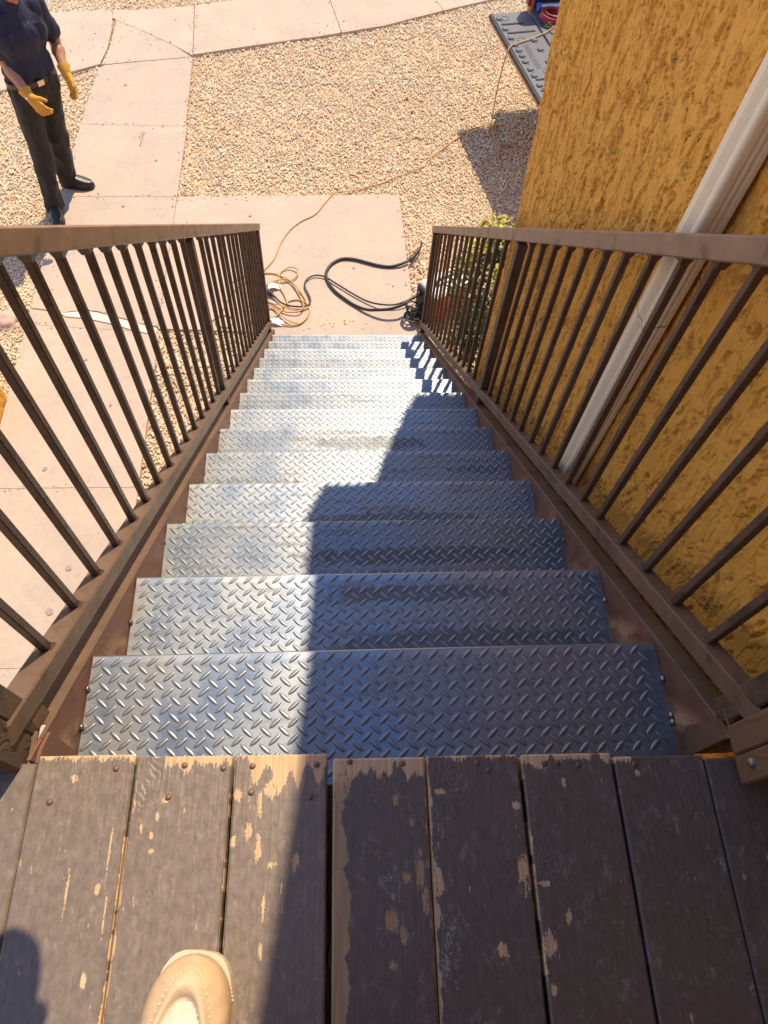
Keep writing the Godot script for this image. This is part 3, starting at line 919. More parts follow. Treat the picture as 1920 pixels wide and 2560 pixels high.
func building() -> void:
	var root := thing("stucco_building", "ochre building wall of rough trowelled stucco rising right beside the stairs", "building", Vector3(WX, G, -2.3))
	var a := noise(221, 1.0, 4); var w := noise(222, 1.0, 2); var c := noise(223, 1.0, 3); var pz := noise(224, 1.0, 2)
	# the face in view is modelled closely, the rest of it loosely
	for band in [[G - 0.05, -2.05, 0.014, 0.012], [-2.05, 0.62, 0.0034, 0.0031], [0.62, 0.95, 0.02, 0.012]]:
		var b := Buf.new()
		var y0: float = band[0]; var y1: float = band[1]
		var rows := int((y1 - y0) / band[2]) + 1
		var len_ := 2.4 + 0.35
		var cols := int(len_ / band[3]) + 1
		var Q := PackedVector3Array(); Q.resize(rows * cols)
		for r in rows:
			var y := y0 + (y1 - y0) * r / (rows - 1)
			var cz := corner_z(y)
			var along := 0.08 - cz                    # length of the face at this height, from z = 0.08
			for q in cols:
				var s := len_ * q / (cols - 1)
				var wx := w.get_noise_2d(s * 6.0, y * 4.5)
				# thin skins of plaster drawn down by the trowel: lips that come and go, pits and crumbs
				var t := a.get_noise_2d(s * 9.0 + wx * 1.0 + y * 1.2, y * 3.2 + wx * 0.8)
				var u := a.get_noise_2d(s * 24.0 + 31.0 + y * 3.0, y * 8.0 + wx)
				var far_ := clampf((s - 0.7) * 0.3, 0.0, 0.35)
				var gate := clampf(pz.get_noise_2d(s * 9.0 + 80.0, y * 4.5) * 2.4 + 0.15 + far_, 0.0, 1.0)
				var gate2 := clampf(pz.get_noise_2d(s * 21.0 + 5.0, y * 9.0) * 2.6 + 0.05 + far_, 0.0, 1.0)
				var h := smoothstep(-0.01, 0.02, t) * 0.005 * gate - 0.015 * gate * exp(-pow((t + 0.02) / 0.02, 2.0))
				h += smoothstep(0.06, 0.1, u) * 0.003 * gate2 - 0.013 * gate2 * exp(-pow((u - 0.04) / 0.045, 2.0))
				h -= 0.011 * (1.0 - gate) * gate2 * exp(-pow((u + 0.24) / 0.035, 2.0))
				var cr := c.get_noise_2d(s * 120.0 + y * 16.0, y * 36.0)
				var near_lip := clampf(gate * exp(-pow(t / 0.13, 2.0)) + gate2 * exp(-pow(u / 0.12, 2.0)), 0.0, 1.0)
				h -= smoothstep(0.32, 0.42, cr) * 0.009 * clampf(near_lip + far_ + gate2 * 0.4, 0.0, 1.0)
				h += cr * 0.003 * near_lip
				h += c.get_noise_2d(s * 150.0 + 90.0, y * 140.0) * 0.0009
				h += a.get_noise_2d(s * 0.9, y * 0.9 + 50.0) * 0.006
				var rc := 0.025
				var p := Vector3.ZERO; var nr := Vector3.LEFT
				if s < along - rc: p = Vector3(WX, y, 0.08 - s)
				elif s < along + rc * 0.57:
					var ang := (s - along + rc) / rc
					nr = Vector3(-cos(ang), 0, -sin(ang))
					p = Vector3(WX + rc, y, cz + rc) + nr * rc
				else:
					nr = Vector3.FORWARD
					p = Vector3(WX + rc + (s - along - rc * 0.57), y, cz)
				Q[r * cols + (cols - 1 - q)] = p + nr * (h - 0.006)
		b.grid(Q, rows, cols)
		part(root, "wall", b.mesh(), M.stucco)
	var k := Buf.new()
	k.box(Vector3(2.7, (0.95 + 2.6) * 0.5, 0.0), Vector3(4.0, 1.65, 4.66), 0.0)   # above the stucco in view
	k.box(Vector3(2.7, (G + 0.95) * 0.5, 1.7), Vector3(4.0, 3.94, 2.9), 0.0)
	k.box(Vector3(3.05, (G + 0.95) * 0.5, -1.03), Vector3(3.38, 3.94, 2.5), 0.0)
	part(root, "upper_wall", k.mesh(), M.stucco)
	var rw := Buf.new()
	rw.box(Vector3(0.6, -0.2, 2.3), Vector3(5.6, 5.6, 0.2), 0.0)
	for i in 28: rw.box(Vector3(-2.1 + i * 0.2, -0.2, 2.19), Vector3(0.185, 5.6, 0.025), 0.004)
	part(root, "rear_wall", rw.mesh(), M.siding)
	var rf := Buf.new()
	rf.prism(flat([[-0.08, 3.2], [0.434, -0.818], [0.525, -1.379], [0.59, -1.8], [0.664, -2.508], [0.835, -2.515], [0.9, -2.74], [1.283, -3.903], [4.9, -3.9], [4.9, 3.2]]), 2.2, 2.42)
	part(root, "roof_eave", rf.mesh(), M.roof)
	# the ochre pier at the far side of the walk
	var pier := thing("stucco_pier", "sunlit ochre stucco pier standing on the gravel left of the walkway", "pier", Vector3(-2.55, G, -2.8))
	var pb := Buf.new()
	var rws := 90; var cls := 70
	var PP := PackedVector3Array()
	for r in rws:
		var y := G - 0.05 + 2.4 * r / (rws - 1)
		for q in cls:
			var s := 1.3 * q / (cls - 1)
			var t := a.get_noise_2d(s * 12.0 + 40.0, y * 9.0)
			var h := smoothstep(-0.1, 0.1, t) * 0.006 + c.get_noise_2d(s * 50.0, y * 50.0) * 0.003
			if s < 0.44: PP.append(Vector3(-2.78 + s, y, -3.03 - h))
			elif s < 0.86: PP.append(Vector3(-2.34 + h, y, -3.03 + (s - 0.44)))
			else: PP.append(Vector3(-2.34 - (s - 0.86), y, -2.61 + h))
	var PQ := PackedVector3Array()
	for r in rws:
		for q in cls: PQ.append(PP[r * cls + (cls - 1 - q)])
	pb.grid(PQ, rws, cls)
	part(pier, "shaft", pb.mesh(), M.yellow_stucco)
	var cb := Buf.new()
	cb.box(Vector3(-2.56, G + 2.36, -2.82), Vector3(0.52, 0.08, 0.5), 0.01)
	part(pier, "cap", cb.mesh(), M.yellow_stucco)

func downspout() -> void:
	var root := thing("downspout", "cream fluted rain downspout fixed to the ochre wall behind the right handrail", "downspout", Vector3(0.655, G, -0.93))
	for sec in [[G + 0.05, -0.032, 1.0], [-0.03, 2.19, 0.965]]:
		var k: float = sec[2]
		var pr: Array[Vector2] = []                 # x (out of the wall) and z, round the pipe
		var hw := 0.0375 * k; var dp := 0.056
		var rr := 0.009
		# front face with four grooves, seen from the stairs
		for i in 41:
			var t := -1.0 + 2.0 * i / 40.0
			var g := 0.0
			for gc in [-0.55, -0.28, 0.0, 0.28]: g = maxf(g, 1.0 - absf(t - gc) / 0.075)
			var x := -dp + maxf(0.0, g) * 0.0035
			pr.append(Vector2(x, -t * (hw - rr)))
		for i in range(1, 6):
			var an := PI * 0.5 * i / 6.0
			pr.append(Vector2(-dp + rr - rr * cos(an), -(hw - rr) - rr * sin(an)))
		for i in 21:
			var t := i / 20.0
			var g := 0.0
			for gc in [0.35, 0.65]: g = maxf(g, 1.0 - absf(t - gc) / 0.1)
			pr.append(Vector2(lerpf(-dp + rr, -0.004, t), -hw + maxf(0.0, g) * 0.003))
		for i in 21:
			var t := 1.0 - i / 20.0
			var g := 0.0
			for gc in [0.35, 0.65]: g = maxf(g, 1.0 - absf(t - gc) / 0.1)
			pr.append(Vector2(lerpf(-dp + rr, -0.004, t), hw - maxf(0.0, g) * 0.003))
		for i in range(1, 6):
			var an := PI * 0.5 * (6 - i) / 6.0
			pr.append(Vector2(-dp + rr - rr * cos(an), (hw - rr) + rr * sin(an)))
		pr.reverse()
		var P := PackedVector3Array()
		var ny := 30
		for r in ny + 1:
			var y: float = lerpf(sec[0], sec[1], float(r) / ny)
			var zz := -0.93 + (y + 0.03) * 0.03
			var cut := 0.0
			for q in pr:
				var yy := y
				if r == (ny if sec[2] == 1.0 else 0): yy += 0.004 * sin(q.y * 160.0) + (q.x + 0.03) * 0.25
				P.append(Vector3(WX + q.x, yy, zz + q.y))
		var b := Buf.new()
		b.grid(P, ny + 1, pr.size(), true)
		part(root, "pipe_section", b.mesh(), M.cream)
	for y in [-1.9, 1.3]:
		var st := Buf.new()
		st.box(Vector3(WX - 0.03, y, -0.96 + y * 0.03), Vector3(0.062, 0.03, 0.084), 0.004)
		part(root, "strap", st.mesh(), M.cream)

# ------------------------------------------------------------------ the stairs
func staircase() -> void:
	var root := thing("metal_staircase", "welded steel staircase of chequer plate steps between brown railings", "staircase", Vector3(0.03, G, -3.5))
	var off := -root.position
	# the raised lugs of the chequer plate
	var lb := Buf.new()
	var P := PackedVector3Array()
	for r in 9:
		var t := -1.0 + r / 4.0
		var wd := 0.0044 * pow(maxf(0.0, 1.0 - t * t), 0.75) + 0.0002
		for q in 7:
			var s := -1.0 + q / 3.0
			P.append(Vector3(s * wd, 0.0021 * pow(maxf(0.0, 1.0 - pow(absf(s), 2.2)), 0.8) * sqrt(maxf(0.0, 1.0 - pow(absf(t), 3.0))) - 0.0002, -t * 0.0145))
	lb.grid(P, 9, 7)
	var lug := lb.mesh()
	var r3 := RandomNumberGenerator.new(); r3.seed = 31
	for k in 14:
		var y := -0.1871 - RISE * k; var z1 := -0.2299 - RUN * k + r3.randf_range(-0.0015, 0.0015)
		var z0 := z1 + RUN + 0.022
		var b := Buf.new()
		b.usc = Vector2(1.0 / 1.1, 1.0)
		# uv: across the step, and this step's own strip of the sheet
		var x0 := XL + 0.003; var x1 := XR - 0.003
		b.usc = Vector2(1.0 / 1.08, -1.0 / (RUN + 0.022) / 14.0)
		b.uof = Vector2(0.51 / 1.08, z0 / (RUN + 0.022) / 14.0 + k / 14.0)
		b.quad(Vector3(x0, y, z1 + 0.003), Vector3(x0, y, z0), Vector3(x1, y, z0), Vector3(x1, y, z1 + 0.003))
		b.quad(Vector3(x0, y, z1 + 0.003), Vector3(x1, y, z1 + 0.003), Vector3(x1, y - 0.003, z1), Vector3(x0, y - 0.003, z1))
		b.quad(Vector3(x0, y - 0.003, z1), Vector3(x1, y - 0.003, z1), Vector3(x1, y - 0.045, z1), Vector3(x0, y - 0.045, z1))
		b.quad(Vector3(x0, y - 0.045, z1), Vector3(x1, y - 0.045, z1), Vector3(x1, y - 0.045, z1 + 0.005), Vector3(x0, y - 0.045, z1 + 0.005))
		b.quad(Vector3(x1, y - 0.005, z1 + 0.005), Vector3(x1, y - 0.005, z0), Vector3(x0, y - 0.005, z0), Vector3(x0, y - 0.005, z1 + 0.005))
		b.quad(Vector3(x1, y - 0.045, z1 + 0.005), Vector3(x1, y - 0.005, z1 + 0.005), Vector3(x0, y - 0.005, z1 + 0.005), Vector3(x0, y - 0.045, z1 + 0.005))
		b.quad(Vector3(x0, y, z0), Vector3(x0, y - 0.005, z0), Vector3(x1, y - 0.005, z0), Vector3(x1, y, z0))
		for sx in [x0, x1]:
			b.quad(Vector3(sx, y, z0), Vector3(sx, y - 0.005, z0), Vector3(sx, y - 0.005, z1 + 0.003), Vector3(sx, y, z1 + 0.003)) if sx == x1 else b.quad(Vector3(sx, y, z1 + 0.003), Vector3(sx, y - 0.005, z1 + 0.003), Vector3(sx, y - 0.005, z0), Vector3(sx, y, z0))
		var tr := part(root, "tread", b.mesh(), M.steel)
		var pos: Array[Transform3D] = []
		var ph := r3.randf() * 0.0148; var px := r3.randf() * 0.0325
		var row := 0
		var z := z1 + 0.006 + ph * 0.6
		while z < z0 - 0.012:
			var x := x0 + 0.008 + fposmod(px + row * 0.01625, 0.0325)
			while x < x1 - 0.008:
				var rot := deg_to_rad(-48.0 if row % 2 == 0 else 48.0)
				pos.append(Transform3D(Basis(Vector3.UP, rot), Vector3(x, y, z)))
				x += 0.0325
			z += 0.0148; row += 1
		var mm := MultiMesh.new()
		mm.transform_format = MultiMesh.TRANSFORM_3D
		mm.mesh = lug
		mm.instance_count = pos.size()
		for i in pos.size(): mm.set_instance_transform(i, pos[i])
		var mi := MultiMeshInstance3D.new()
		mi.name = "raised_lugs"; mi.multimesh = mm; mi.material_override = M.lug
		mi.set_meta("kind", "stuff")
		tr.add_child(mi, true)
	# stringers: channels with the web inside and flanges turned outwards
	for sd in 2:
		var xi := XL if sd == 0 else XR
		var o := -1.0 if sd == 0 else 1.0
		var top := 0.01; var bot := -0.3
		var ze := -3.6
		var web := [Vector2(-0.013, top + S * -0.013), Vector2(ze, top + S * ze), Vector2(ze, G), Vector2((G - bot) / S, G), Vector2(-0.013, bot + S * -0.013)]
		var wb := Buf.new()
		wb.mode = 3; wb.usc = Vector2(1.0 / 3.66, 1.0 / 0.3)
		wb.slab(web, minf(xi, xi + o * 0.006), maxf(xi, xi + o * 0.006))
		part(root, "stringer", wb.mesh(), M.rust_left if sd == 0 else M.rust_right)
		var fb := Buf.new()
		for hh in [top, bot + 0.012]:
			var zf0 := (-0.078 if sd == 0 else -0.048) if hh == top else -0.02
			var zz := ze if hh == top else (G - bot) / S + 0.02
			fb.slab([Vector2(zf0, hh + S * zf0), Vector2(zz, hh + S * zz), Vector2(zz, hh - 0.008 + S * zz), Vector2(zf0, hh - 0.008 + S * zf0)], minf(xi + o * 0.0062, xi + o * 0.037), maxf(xi + o * 0.0062, xi + o * 0.037))
		# rolled lip of the upper flange over the web
		fb.bar(Vector3(xi + o * 0.0028, top + 0.0005 + S * -0.05, -0.05), Vector3(xi + o * 0.0028, top + 0.0005 + S * (ze + 0.01), ze + 0.01), 0.0068, 0.004, 0.0015)
		part(root, "flange", fb.mesh(), M.paint)
		# the plate that ties the stringer to the deck
		var gb := Buf.new()
		if sd == 0: gb.slab([Vector2(-0.062, -0.042), Vector2(-0.057, -0.16), Vector2(-0.04, -0.2), Vector2(-0.012, -0.2), Vector2(-0.012, -0.02), Vector2(-0.03, -0.02)], XL + 0.0005, XL + 0.006)
		else: gb.slab([Vector2(-0.045, -0.163), Vector2(-0.058, -0.12), Vector2(-0.043, -0.034), Vector2(-0.012, -0.012), Vector2(-0.01, -0.2), Vector2(-0.028, -0.2)], XR - 0.006, XR - 0.0005)
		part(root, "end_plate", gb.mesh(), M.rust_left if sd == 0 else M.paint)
		var ab := Buf.new()
		ab.box(Vector3(xi + o * 0.043, -0.03 if sd == 0 else -0.014, -0.036), Vector3(0.072, 0.007, 0.05), 0.0015)
		ab.box(Vector3(xi + o * 0.034, -0.09, -0.016), Vector3(0.054, 0.11, 0.006), 0.001)
		if sd == 1: ab.box(Vector3(0.612, -0.034, -0.02), Vector3(0.07, 0.05, 0.04), 0.002)
		part(root, "angle_bracket", ab.mesh(), M.paint)
		# bottom rail, handrail, posts and balusters
		var xc := -0.5325 if sd == 0 else 0.5865
		var wd := 0.041 if sd == 0 else 0.035
		var bs := 1.0 / sqrt(1.0 + S * S)
		var br := Buf.new()
		var zb := -0.035 if sd == 0 else -0.02
		br.bar(Vector3(xc, 0.0865 + S * zb, zb), Vector3(xc, 0.0865 + S * -3.555, -3.555), wd, 0.052 * bs, 0.003)
		part(root, "bottom_rail", br.mesh(), M.paint)
		var hb := Buf.new()
		hb.bar(Vector3(xc, 0.925 + S * -0.03, -0.03), Vector3(xc, 0.925 + S * -3.53, -3.53), 0.046, 0.053 * bs, 0.003)
		part(root, "handrail", hb.mesh(), M.handrail)
		var posts := [[-0.075 if sd == 0 else -0.06, 0.042], [-1.757, 0.042], [-3.5, 0.042]]
		for q in posts:
			var pb := Buf.new()
			var zc: float = q[0]
			var ya := 0.895 + S * zc; var yb := 0.012 + S * zc
			pb.box(Vector3(xc, (ya + yb) * 0.5, zc), Vector3(0.034, ya - yb, q[1]), 0.003)
			part(root, "post", pb.mesh(), M.baluster)
		var zs := []
		if sd == 0: zs = [-0.202, -0.312, -0.413, -0.524, -0.632, -0.729, -0.837, -0.951, -1.052, -1.151, -1.263, -1.378, -1.475, -1.573, -1.684]
		else: zs = [-0.18, -0.284, -0.392, -0.497, -0.612, -0.707, -0.81, -0.915, -1.023, -1.122, -1.232, -1.335, -1.44, -1.545, -1.652]
		for i in 14: zs.append(-1.936 - 0.1121 * i + r3.randf_range(-0.004, 0.004))
		for zc in zs:
			var bb := Buf.new()
			var ya: float = 0.9 + S * zc; var yb: float = 0.11 + S * zc
			var lean := r3.randf_range(-0.003, 0.003)
			bb.bar(Vector3(xc, yb, zc), Vector3(xc + lean, ya, zc + r3.randf_range(-0.003, 0.003)), 0.0155, 0.0155, 0.0015)
			# the weld that flares out under the handrail and at the foot
			for en in [[ya, -0.013, 0.0155], [yb + 0.001, 0.006, 0.0125]]:
				var c0 := Vector3(xc, en[0], zc); var c1 := Vector3(xc, en[0] + en[1], zc)
				var h0: float = en[2]; var h1 := 0.0082
				var A := []; var B := []
				for sg in [Vector2(-1, -1), Vector2(1, -1), Vector2(1, 1), Vector2(-1, 1)]:
					A.append(c0 + Vector3(sg.x * minf(h0, 0.013), S * sg.y * h0, sg.y * h0)); B.append(c1 + Vector3(sg.x * h1, 0.0, sg.y * h1))
				for j in 4:
					var j2 := (j + 1) % 4
					if en[1] < 0: bb.quad(A[j], A[j2], B[j2], B[j])
					else: bb.quad(B[j], B[j2], A[j2], A[j])
			part(root, "baluster", bb.mesh(), M.baluster)
		# a stub that holds the rail off the flange at the head
		var sb := Buf.new()
		var zs0 := -0.085 if sd == 0 else -0.055
		sb.slab([Vector2(zs0 - 0.016, 0.012 + S * (zs0 - 0.016)), Vector2(zs0 + 0.02, 0.012 + S * (zs0 + 0.02)), Vector2(zs0 + 0.012, 0.062 + S * (zs0 + 0.012)), Vector2(zs0 - 0.02, 0.062 + S * (zs0 - 0.02))], xi + (o * 0.012 if sd == 1 else o * 0.018), xi + (o * 0.018 if sd == 1 else o * 0.012))
		part(root, "stub_plate", sb.mesh(), M.paint)
		# weld beads where the steps meet the web
		for k in 14:
			var spots := [[-0.168, 0.0], [-0.101, 0.0]] if k == 0 else ([[-0.368, 0.0]] if k == 1 else [[-0.2 - RUN * k + r3.randf_range(-0.02, 0.06), 0.0]])
			if sd == 1: spots = [[-0.157, 0.0], [-0.089, 0.0], [-0.077, 0.0]] if k == 0 else ([[-0.396, 0.0]] if k == 1 else [[-0.2 - RUN * k + r3.randf_range(-0.01, 0.05), 0.0]])
			for q in spots:
				var big := 1.0 if k < 2 else 0.62
				var wm := Buf.new()
				var pr := []
				for i in 7: pr.append(Vector2(maxf(0.0001, sin(PI * i / 6.0)) * 0.0062 * big, -cos(PI * i / 6.0) * 0.0055 * big))
				wm.lathe(pr, 9, Transform3D(Basis.from_scale(Vector3(0.8, 1.0, 1.15)), Vector3(xi - o * 0.0035, -0.1835 - RISE * k, q[0])))
				part(root, "weld_bead", wm.mesh(), M.weld)

# ------------------------------------------------------------------ the wooden deck at the head of the stairs
func deck() -> void:
	var root := thing("wooden_deck", "worn brown painted plank landing at the head of the steel stairs", "deck", Vector3(0.03, 0.0, 0.0))
	root.rotation.y = -0.01397
	var gaps := [0.0025, 0.0025, 0.005, 0.0085, 0.0022, 0.005, 0.004, 0.0025]
	var nails := {2: [[-0.278, 0.006], [-0.221, 0.011], [-0.297, 0.05]], 1: [[-0.464, 0.053], [-0.377, 0.009]], 3: [[-0.178, 0.009], [-0.083, 0.009], [-0.178, 0.046], [-0.092, 0.054]], 4: [[-0.034, 0.006], [0.045, 0.01]], 5: [[0.158, 0.011], [0.174, 0.022]], 6: [[0.26, 0.014], [0.281, 0.013], [0.312, 0.017]], 7: [[0.4, 0.018]]}
	for i in 9:
		var xa: float = -0.6 if i == 0 else JOINT0 + PITCH * (i - 1) + gaps[i - 1] * 0.5
		var xb: float = 0.655 if i == 8 else JOINT0 + PITCH * i - gaps[i] * 0.5
		var zf: float = -0.011 + 0.0026 * (i - 1) + [0.012, 0.0, 0.001, -0.001, 0.004, 0.0, -0.002, 0.001, 0.003][i]
		var b := Buf.new()
		b.mode = 4
		var dy: float = [-0.004, 0.0, -0.001, 0.0, 0.001, -0.001, 0.001, 0.0, -0.002][i]
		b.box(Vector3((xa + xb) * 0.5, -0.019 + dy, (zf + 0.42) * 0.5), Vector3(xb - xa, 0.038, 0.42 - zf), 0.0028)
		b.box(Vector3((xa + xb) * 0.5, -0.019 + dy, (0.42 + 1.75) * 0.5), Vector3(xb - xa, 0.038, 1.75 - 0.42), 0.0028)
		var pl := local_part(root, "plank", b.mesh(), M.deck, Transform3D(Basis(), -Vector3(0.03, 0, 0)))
		for q in nails.get(i, []):
			var nb := Buf.new()
			nb.lathe([Vector2(0.0001, 0.0022), Vector2(0.0026, 0.0021), Vector2(0.0042, 0.0014), Vector2(0.0046, -0.001)].duplicate(), 10, Transform3D(Basis(), Vector3(q[0], 0.0005 + dy, q[1])))
			var P := nb.mesh()
			local_part(pl, "nail", _flip(nb), M.nail, Transform3D())
	var sf := Buf.new()
	sf.box(Vector3(0.03, -0.25, 0.86), Vector3(1.2, 0.012, 1.66), 0.0)
	part_rot(root, "soffit_board", sf.mesh(), M.timber)
	for q in [[-0.02, 0.06], [0.6, 0.64], [1.3, 1.34]]:
		var jb := Buf.new()
		jb.box(Vector3(0.0, -0.14, (q[0] + 0.06 + q[1]) * 0.5), Vector3(1.18, 0.19, 0.04), 0.002)
		part_rot(root, "joist", jb.mesh(), M.timber)
	var lp := Buf.new()
	lp.box(Vector3(-0.56, 0.55, -0.0185), Vector3(0.088, 1.15, 0.061), 0.006)
	part_rot(root, "post", lp.mesh(), M.timber, "weathered dark timber post with deep grain")
	var rp := Buf.new()
	rp.box(Vector3(0.592, 0.58, -0.0105), Vector3(0.09, 1.12, 0.043), 0.0025)
	rp.box(Vector3(0.592, 0.58, 0.0335), Vector3(0.0895, 1.12, 0.0415), 0.003)
	rp.box(Vector3(0.594, 0.58, 0.012), Vector3(0.078, 1.11, 0.01), 0.0)
	var post := part_rot(root, "post", rp.mesh(), M.timber_red, "red brown timber post split by a long crack")
	var bo := Buf.new()
	bo.lathe([Vector2(0.0001, 0.006), Vector2(0.005, 0.0055), Vector2(0.0075, 0.003), Vector2(0.008, -0.002)], 12, Transform3D(Basis(Vector3.BACK, PI / 2), Vector3(0.547, 0.068, 0.03)))
	local_part(post, "bolt", _flip(bo), M.bolt, Transform3D())

func part_rot(root: Node3D, called: String, m: Mesh, material: Material, label := "") -> MeshInstance3D:
	var o := local_part(root, called, m, material, Transform3D(Basis(), -Vector3(0.03, 0, 0)))
	if label: o.set_meta("label", label)
	return o

# a lathe profile given from the top down comes out inside out: turn it
func _flip(b: Buf) -> ArrayMesh:
	for i in b.n.size(): b.n[i] = -b.n[i]
	for t in range(0, b.idx.size(), 3):
		var q := b.idx[t + 1]; b.idx[t + 1] = b.idx[t + 2]; b.idx[t + 2] = q
	return b.mesh()

# ------------------------------------------------------------------ the pickup behind the corner
func truck() -> void:
	var root := thing("pickup_truck", "parked pickup truck behind the wall corner with its lined tailgate lowered", "pickup truck", Vector3(1.311, G + 0.8, -6.528))
	root.transform.basis = Basis(Vector3(0.98, 0, -0.2).normalized(), Vector3.UP, Vector3(0.2, 0, 0.98).normalized())
	var I := Transform3D()
	var t := Buf.new()
	t.box(Vector3(0.178, -0.043, 0.75), Vector3(0.352, 0.062, 1.5), 0.012)
	var gate := local_part(root, "tailgate", t.mesh(), M.truck, I)
	var c := Buf.new()
	c.box(Vector3(0.004, -0.018, 0.75), Vector3(0.022, 0.034, 1.502), 0.005)
	for k in 16: c.box(Vector3(-0.0068, -0.018, 0.08 + k * 0.09), Vector3(0.003, 0.026, 0.012), 0.0)
	local_part(gate, "edge_cap", c.mesh(), M.liner_dark, I)
	var l := Buf.new()
	l.box(Vector3(0.182, -0.006, 0.75), Vector3(0.33, 0.012, 1.49), 0.004)
	local_part(gate, "liner", l.mesh(), M.liner, I)
	for q in [[0.145, 0.185, 0.2, 0.022], [0.18, 0.32, 0.25, 0.022], [0.19, 1.0, 0.25, 0.022], [0.18, 1.15, 0.25, 0.022], [0.18, 1.32, 0.25, 0.022]]:
		var b := Buf.new()
		b.box(Vector3(q[0], 0.004, q[1]), Vector3(q[2], 0.016, q[3]), 0.006)
		local_part(gate, "rib", b.mesh(), M.liner, I)
	for q in [[0.055, 0.1], [0.055, 0.26], [0.06, 0.4], [0.06, 0.5], [0.065, 0.585], [0.065, 0.665], [0.065, 0.75], [0.07, 0.86], [0.07, 0.95], [0.245, 0.46], [0.25, 0.6], [0.255, 0.78], [0.26, 0.95], [0.07, 1.08], [0.07, 1.24]]:
		var b := Buf.new()
		b.box(Vector3(q[0], 0.005, q[1]), Vector3(0.05, 0.018, 0.045), 0.007)
		b.box(Vector3(q[0] + 0.01, 0.001, q[1] + 0.031), Vector3(0.02, 0.004, 0.014), 0.001)
		local_part(gate, "raised_block", b.mesh(), M.liner, I)
	for q in [[0.108, 0.095], [0.14, 0.43], [0.2, 0.9]]:
		var b := Buf.new()
		var pts := []
		for i in 25: pts.append(Vector3(q[0] + cos(TAU * i / 24.0) * 0.034, 0.001, q[1] + sin(TAU * i / 24.0) * 0.034))
		b.tube(pts, 0.003, 6)
		local_part(gate, "round_boss", b.mesh(), M.liner, I)
	var tm := TextMesh.new()
	var f := SystemFont.new()
	f.font_names = PackedStringArray(["Droid Sans"]); f.font_weight = 700; f.font_italic = true
	tm.font = f; tm.text = "DURALINER"; tm.font_size = 64; tm.pixel_size = 0.00098; tm.depth = 0.004
	local_part(gate, "embossed_lettering", tm, M.liner, Transform3D(Basis(Vector3(0, 0, 1), Vector3(1, 0, 0), Vector3(0, 1, 0)), Vector3(0.15, 0.001, 0.68)))
	var s := Buf.new()
	s.box(Vector3(1.2, -0.026, 0.75), Vector3(1.66, 0.04, 1.5), 0.006)
	for k in 11: s.box(Vector3(1.22, -0.002, 0.08 + k * 0.134), Vector3(1.58, 0.012, 0.07), 0.004)
	local_part(root, "bed_floor", s.mesh(), M.liner, I)
	for z in [-0.05, 1.55]:
		var w := Buf.new()
		w.box(Vector3(1.2, 0.09, z), Vector3(1.66, 0.88, 0.075), 0.02)
		local_part(root, "bed_side", w.mesh(), M.truck, I)
		var w2 := Buf.new()
		var zi: float = z + (0.041 if z < 0 else -0.041)
		w2.box(Vector3(1.22, 0.27, zi), Vector3(1.62, 0.52, 0.006), 0.0)
		local_part(root, "side_liner", w2.mesh(), M.liner_dark, I)
		var lm := Buf.new()
		lm.box(Vector3(0.365, 0.22, z), Vector3(0.03, 0.4, 0.068), 0.01)
		local_part(root, "tail_lamp", lm.mesh(), M.lamp_red, I)
		var wh := Buf.new()
		var pr := [Vector2(0.19, -0.11), Vector2(0.3, -0.12), Vector2(0.345, -0.095), Vector2(0.35, -0.04), Vector2(0.35, 0.04), Vector2(0.345, 0.095), Vector2(0.3, 0.12), Vector2(0.19, 0.11)]
		wh.lathe(pr, 28, Transform3D(Basis(Vector3.RIGHT, PI / 2), Vector3(1.15, -0.45, 0.1 if z < 0 else 1.4)))
		var tyre := local_part(root, "wheel", wh.mesh(), M.rubber, I)
		var rm := Buf.new()
		rm.lathe([Vector2(0.001, -0.06), Vector2(0.15, -0.07), Vector2(0.192, -0.1), Vector2(0.192, 0.1), Vector2(0.15, 0.07), Vector2(0.001, 0.06)], 24, Transform3D(Basis(Vector3.RIGHT, PI / 2), Vector3(1.15, -0.45, 0.1 if z < 0 else 1.4)))
		local_part(tyre, "rim", rm.mesh(), M.silver, I)
	var bm := Buf.new()
	bm.box(Vector3(0.41, -0.27, 0.75), Vector3(0.16, 0.17, 1.78), 0.06)
	local_part(root, "bumper", bm.mesh(), M.silver, I)
	var ch := Buf.new()
	ch.box(Vector3(1.25, -0.24, 0.75), Vector3(1.5, 0.34, 1.1), 0.03)
	local_part(root, "chassis", ch.mesh(), M.liner_dark, I)
	var hd := Buf.new()
	hd.box(Vector3(2.06, 0.09, 0.75), Vector3(0.06, 0.88, 1.68), 0.02)
	local_part(root, "bed_front", hd.mesh(), M.truck, I)

	# what lies in the bed
	var bs := root.transform
	var tb := Node3D.new()
	var tube := thing("metal_canister", "silver tube with a blue cap lying in the truck bed", "canister", bs * Vector3(0.45, -0.004, 0.05))
	var b1 := Buf.new()
	b1.tube([bs * Vector3(0.445, 0.038, 0.035), bs * Vector3(0.9, 0.038, 0.055)], 0.034, 6)
	part(tube, "barrel", b1.mesh(), M.silver)
	var b2 := Buf.new()
	b2.tube([bs * Vector3(0.42, 0.038, 0.034), bs * Vector3(0.446, 0.038, 0.035)], 0.036, 14)
	part(tube, "cap", b2.mesh(), M.blue)
	var b3 := Buf.new()
	var r4 := RandomNumberGenerator.new(); r4.seed = 9
	var pts := []
	for i in 260:
		var a := TAU * i / 26.0
		var rr := 0.085 + 0.018 * sin(i * 0.21) + r4.randf_range(-0.003, 0.003)
		pts.append(bs * Vector3(0.5 + cos(a) * rr, 0.012 + 0.055 * absf(sin(i * 0.047)) + 0.012 * sin(a * 0.5), 0.185 + sin(a) * rr))
	b3.tube(pts, 0.0058, 6)
	single("hose_coil", b3.mesh(), M.hose, "coil of dark red hose lying in the truck bed", "hose")

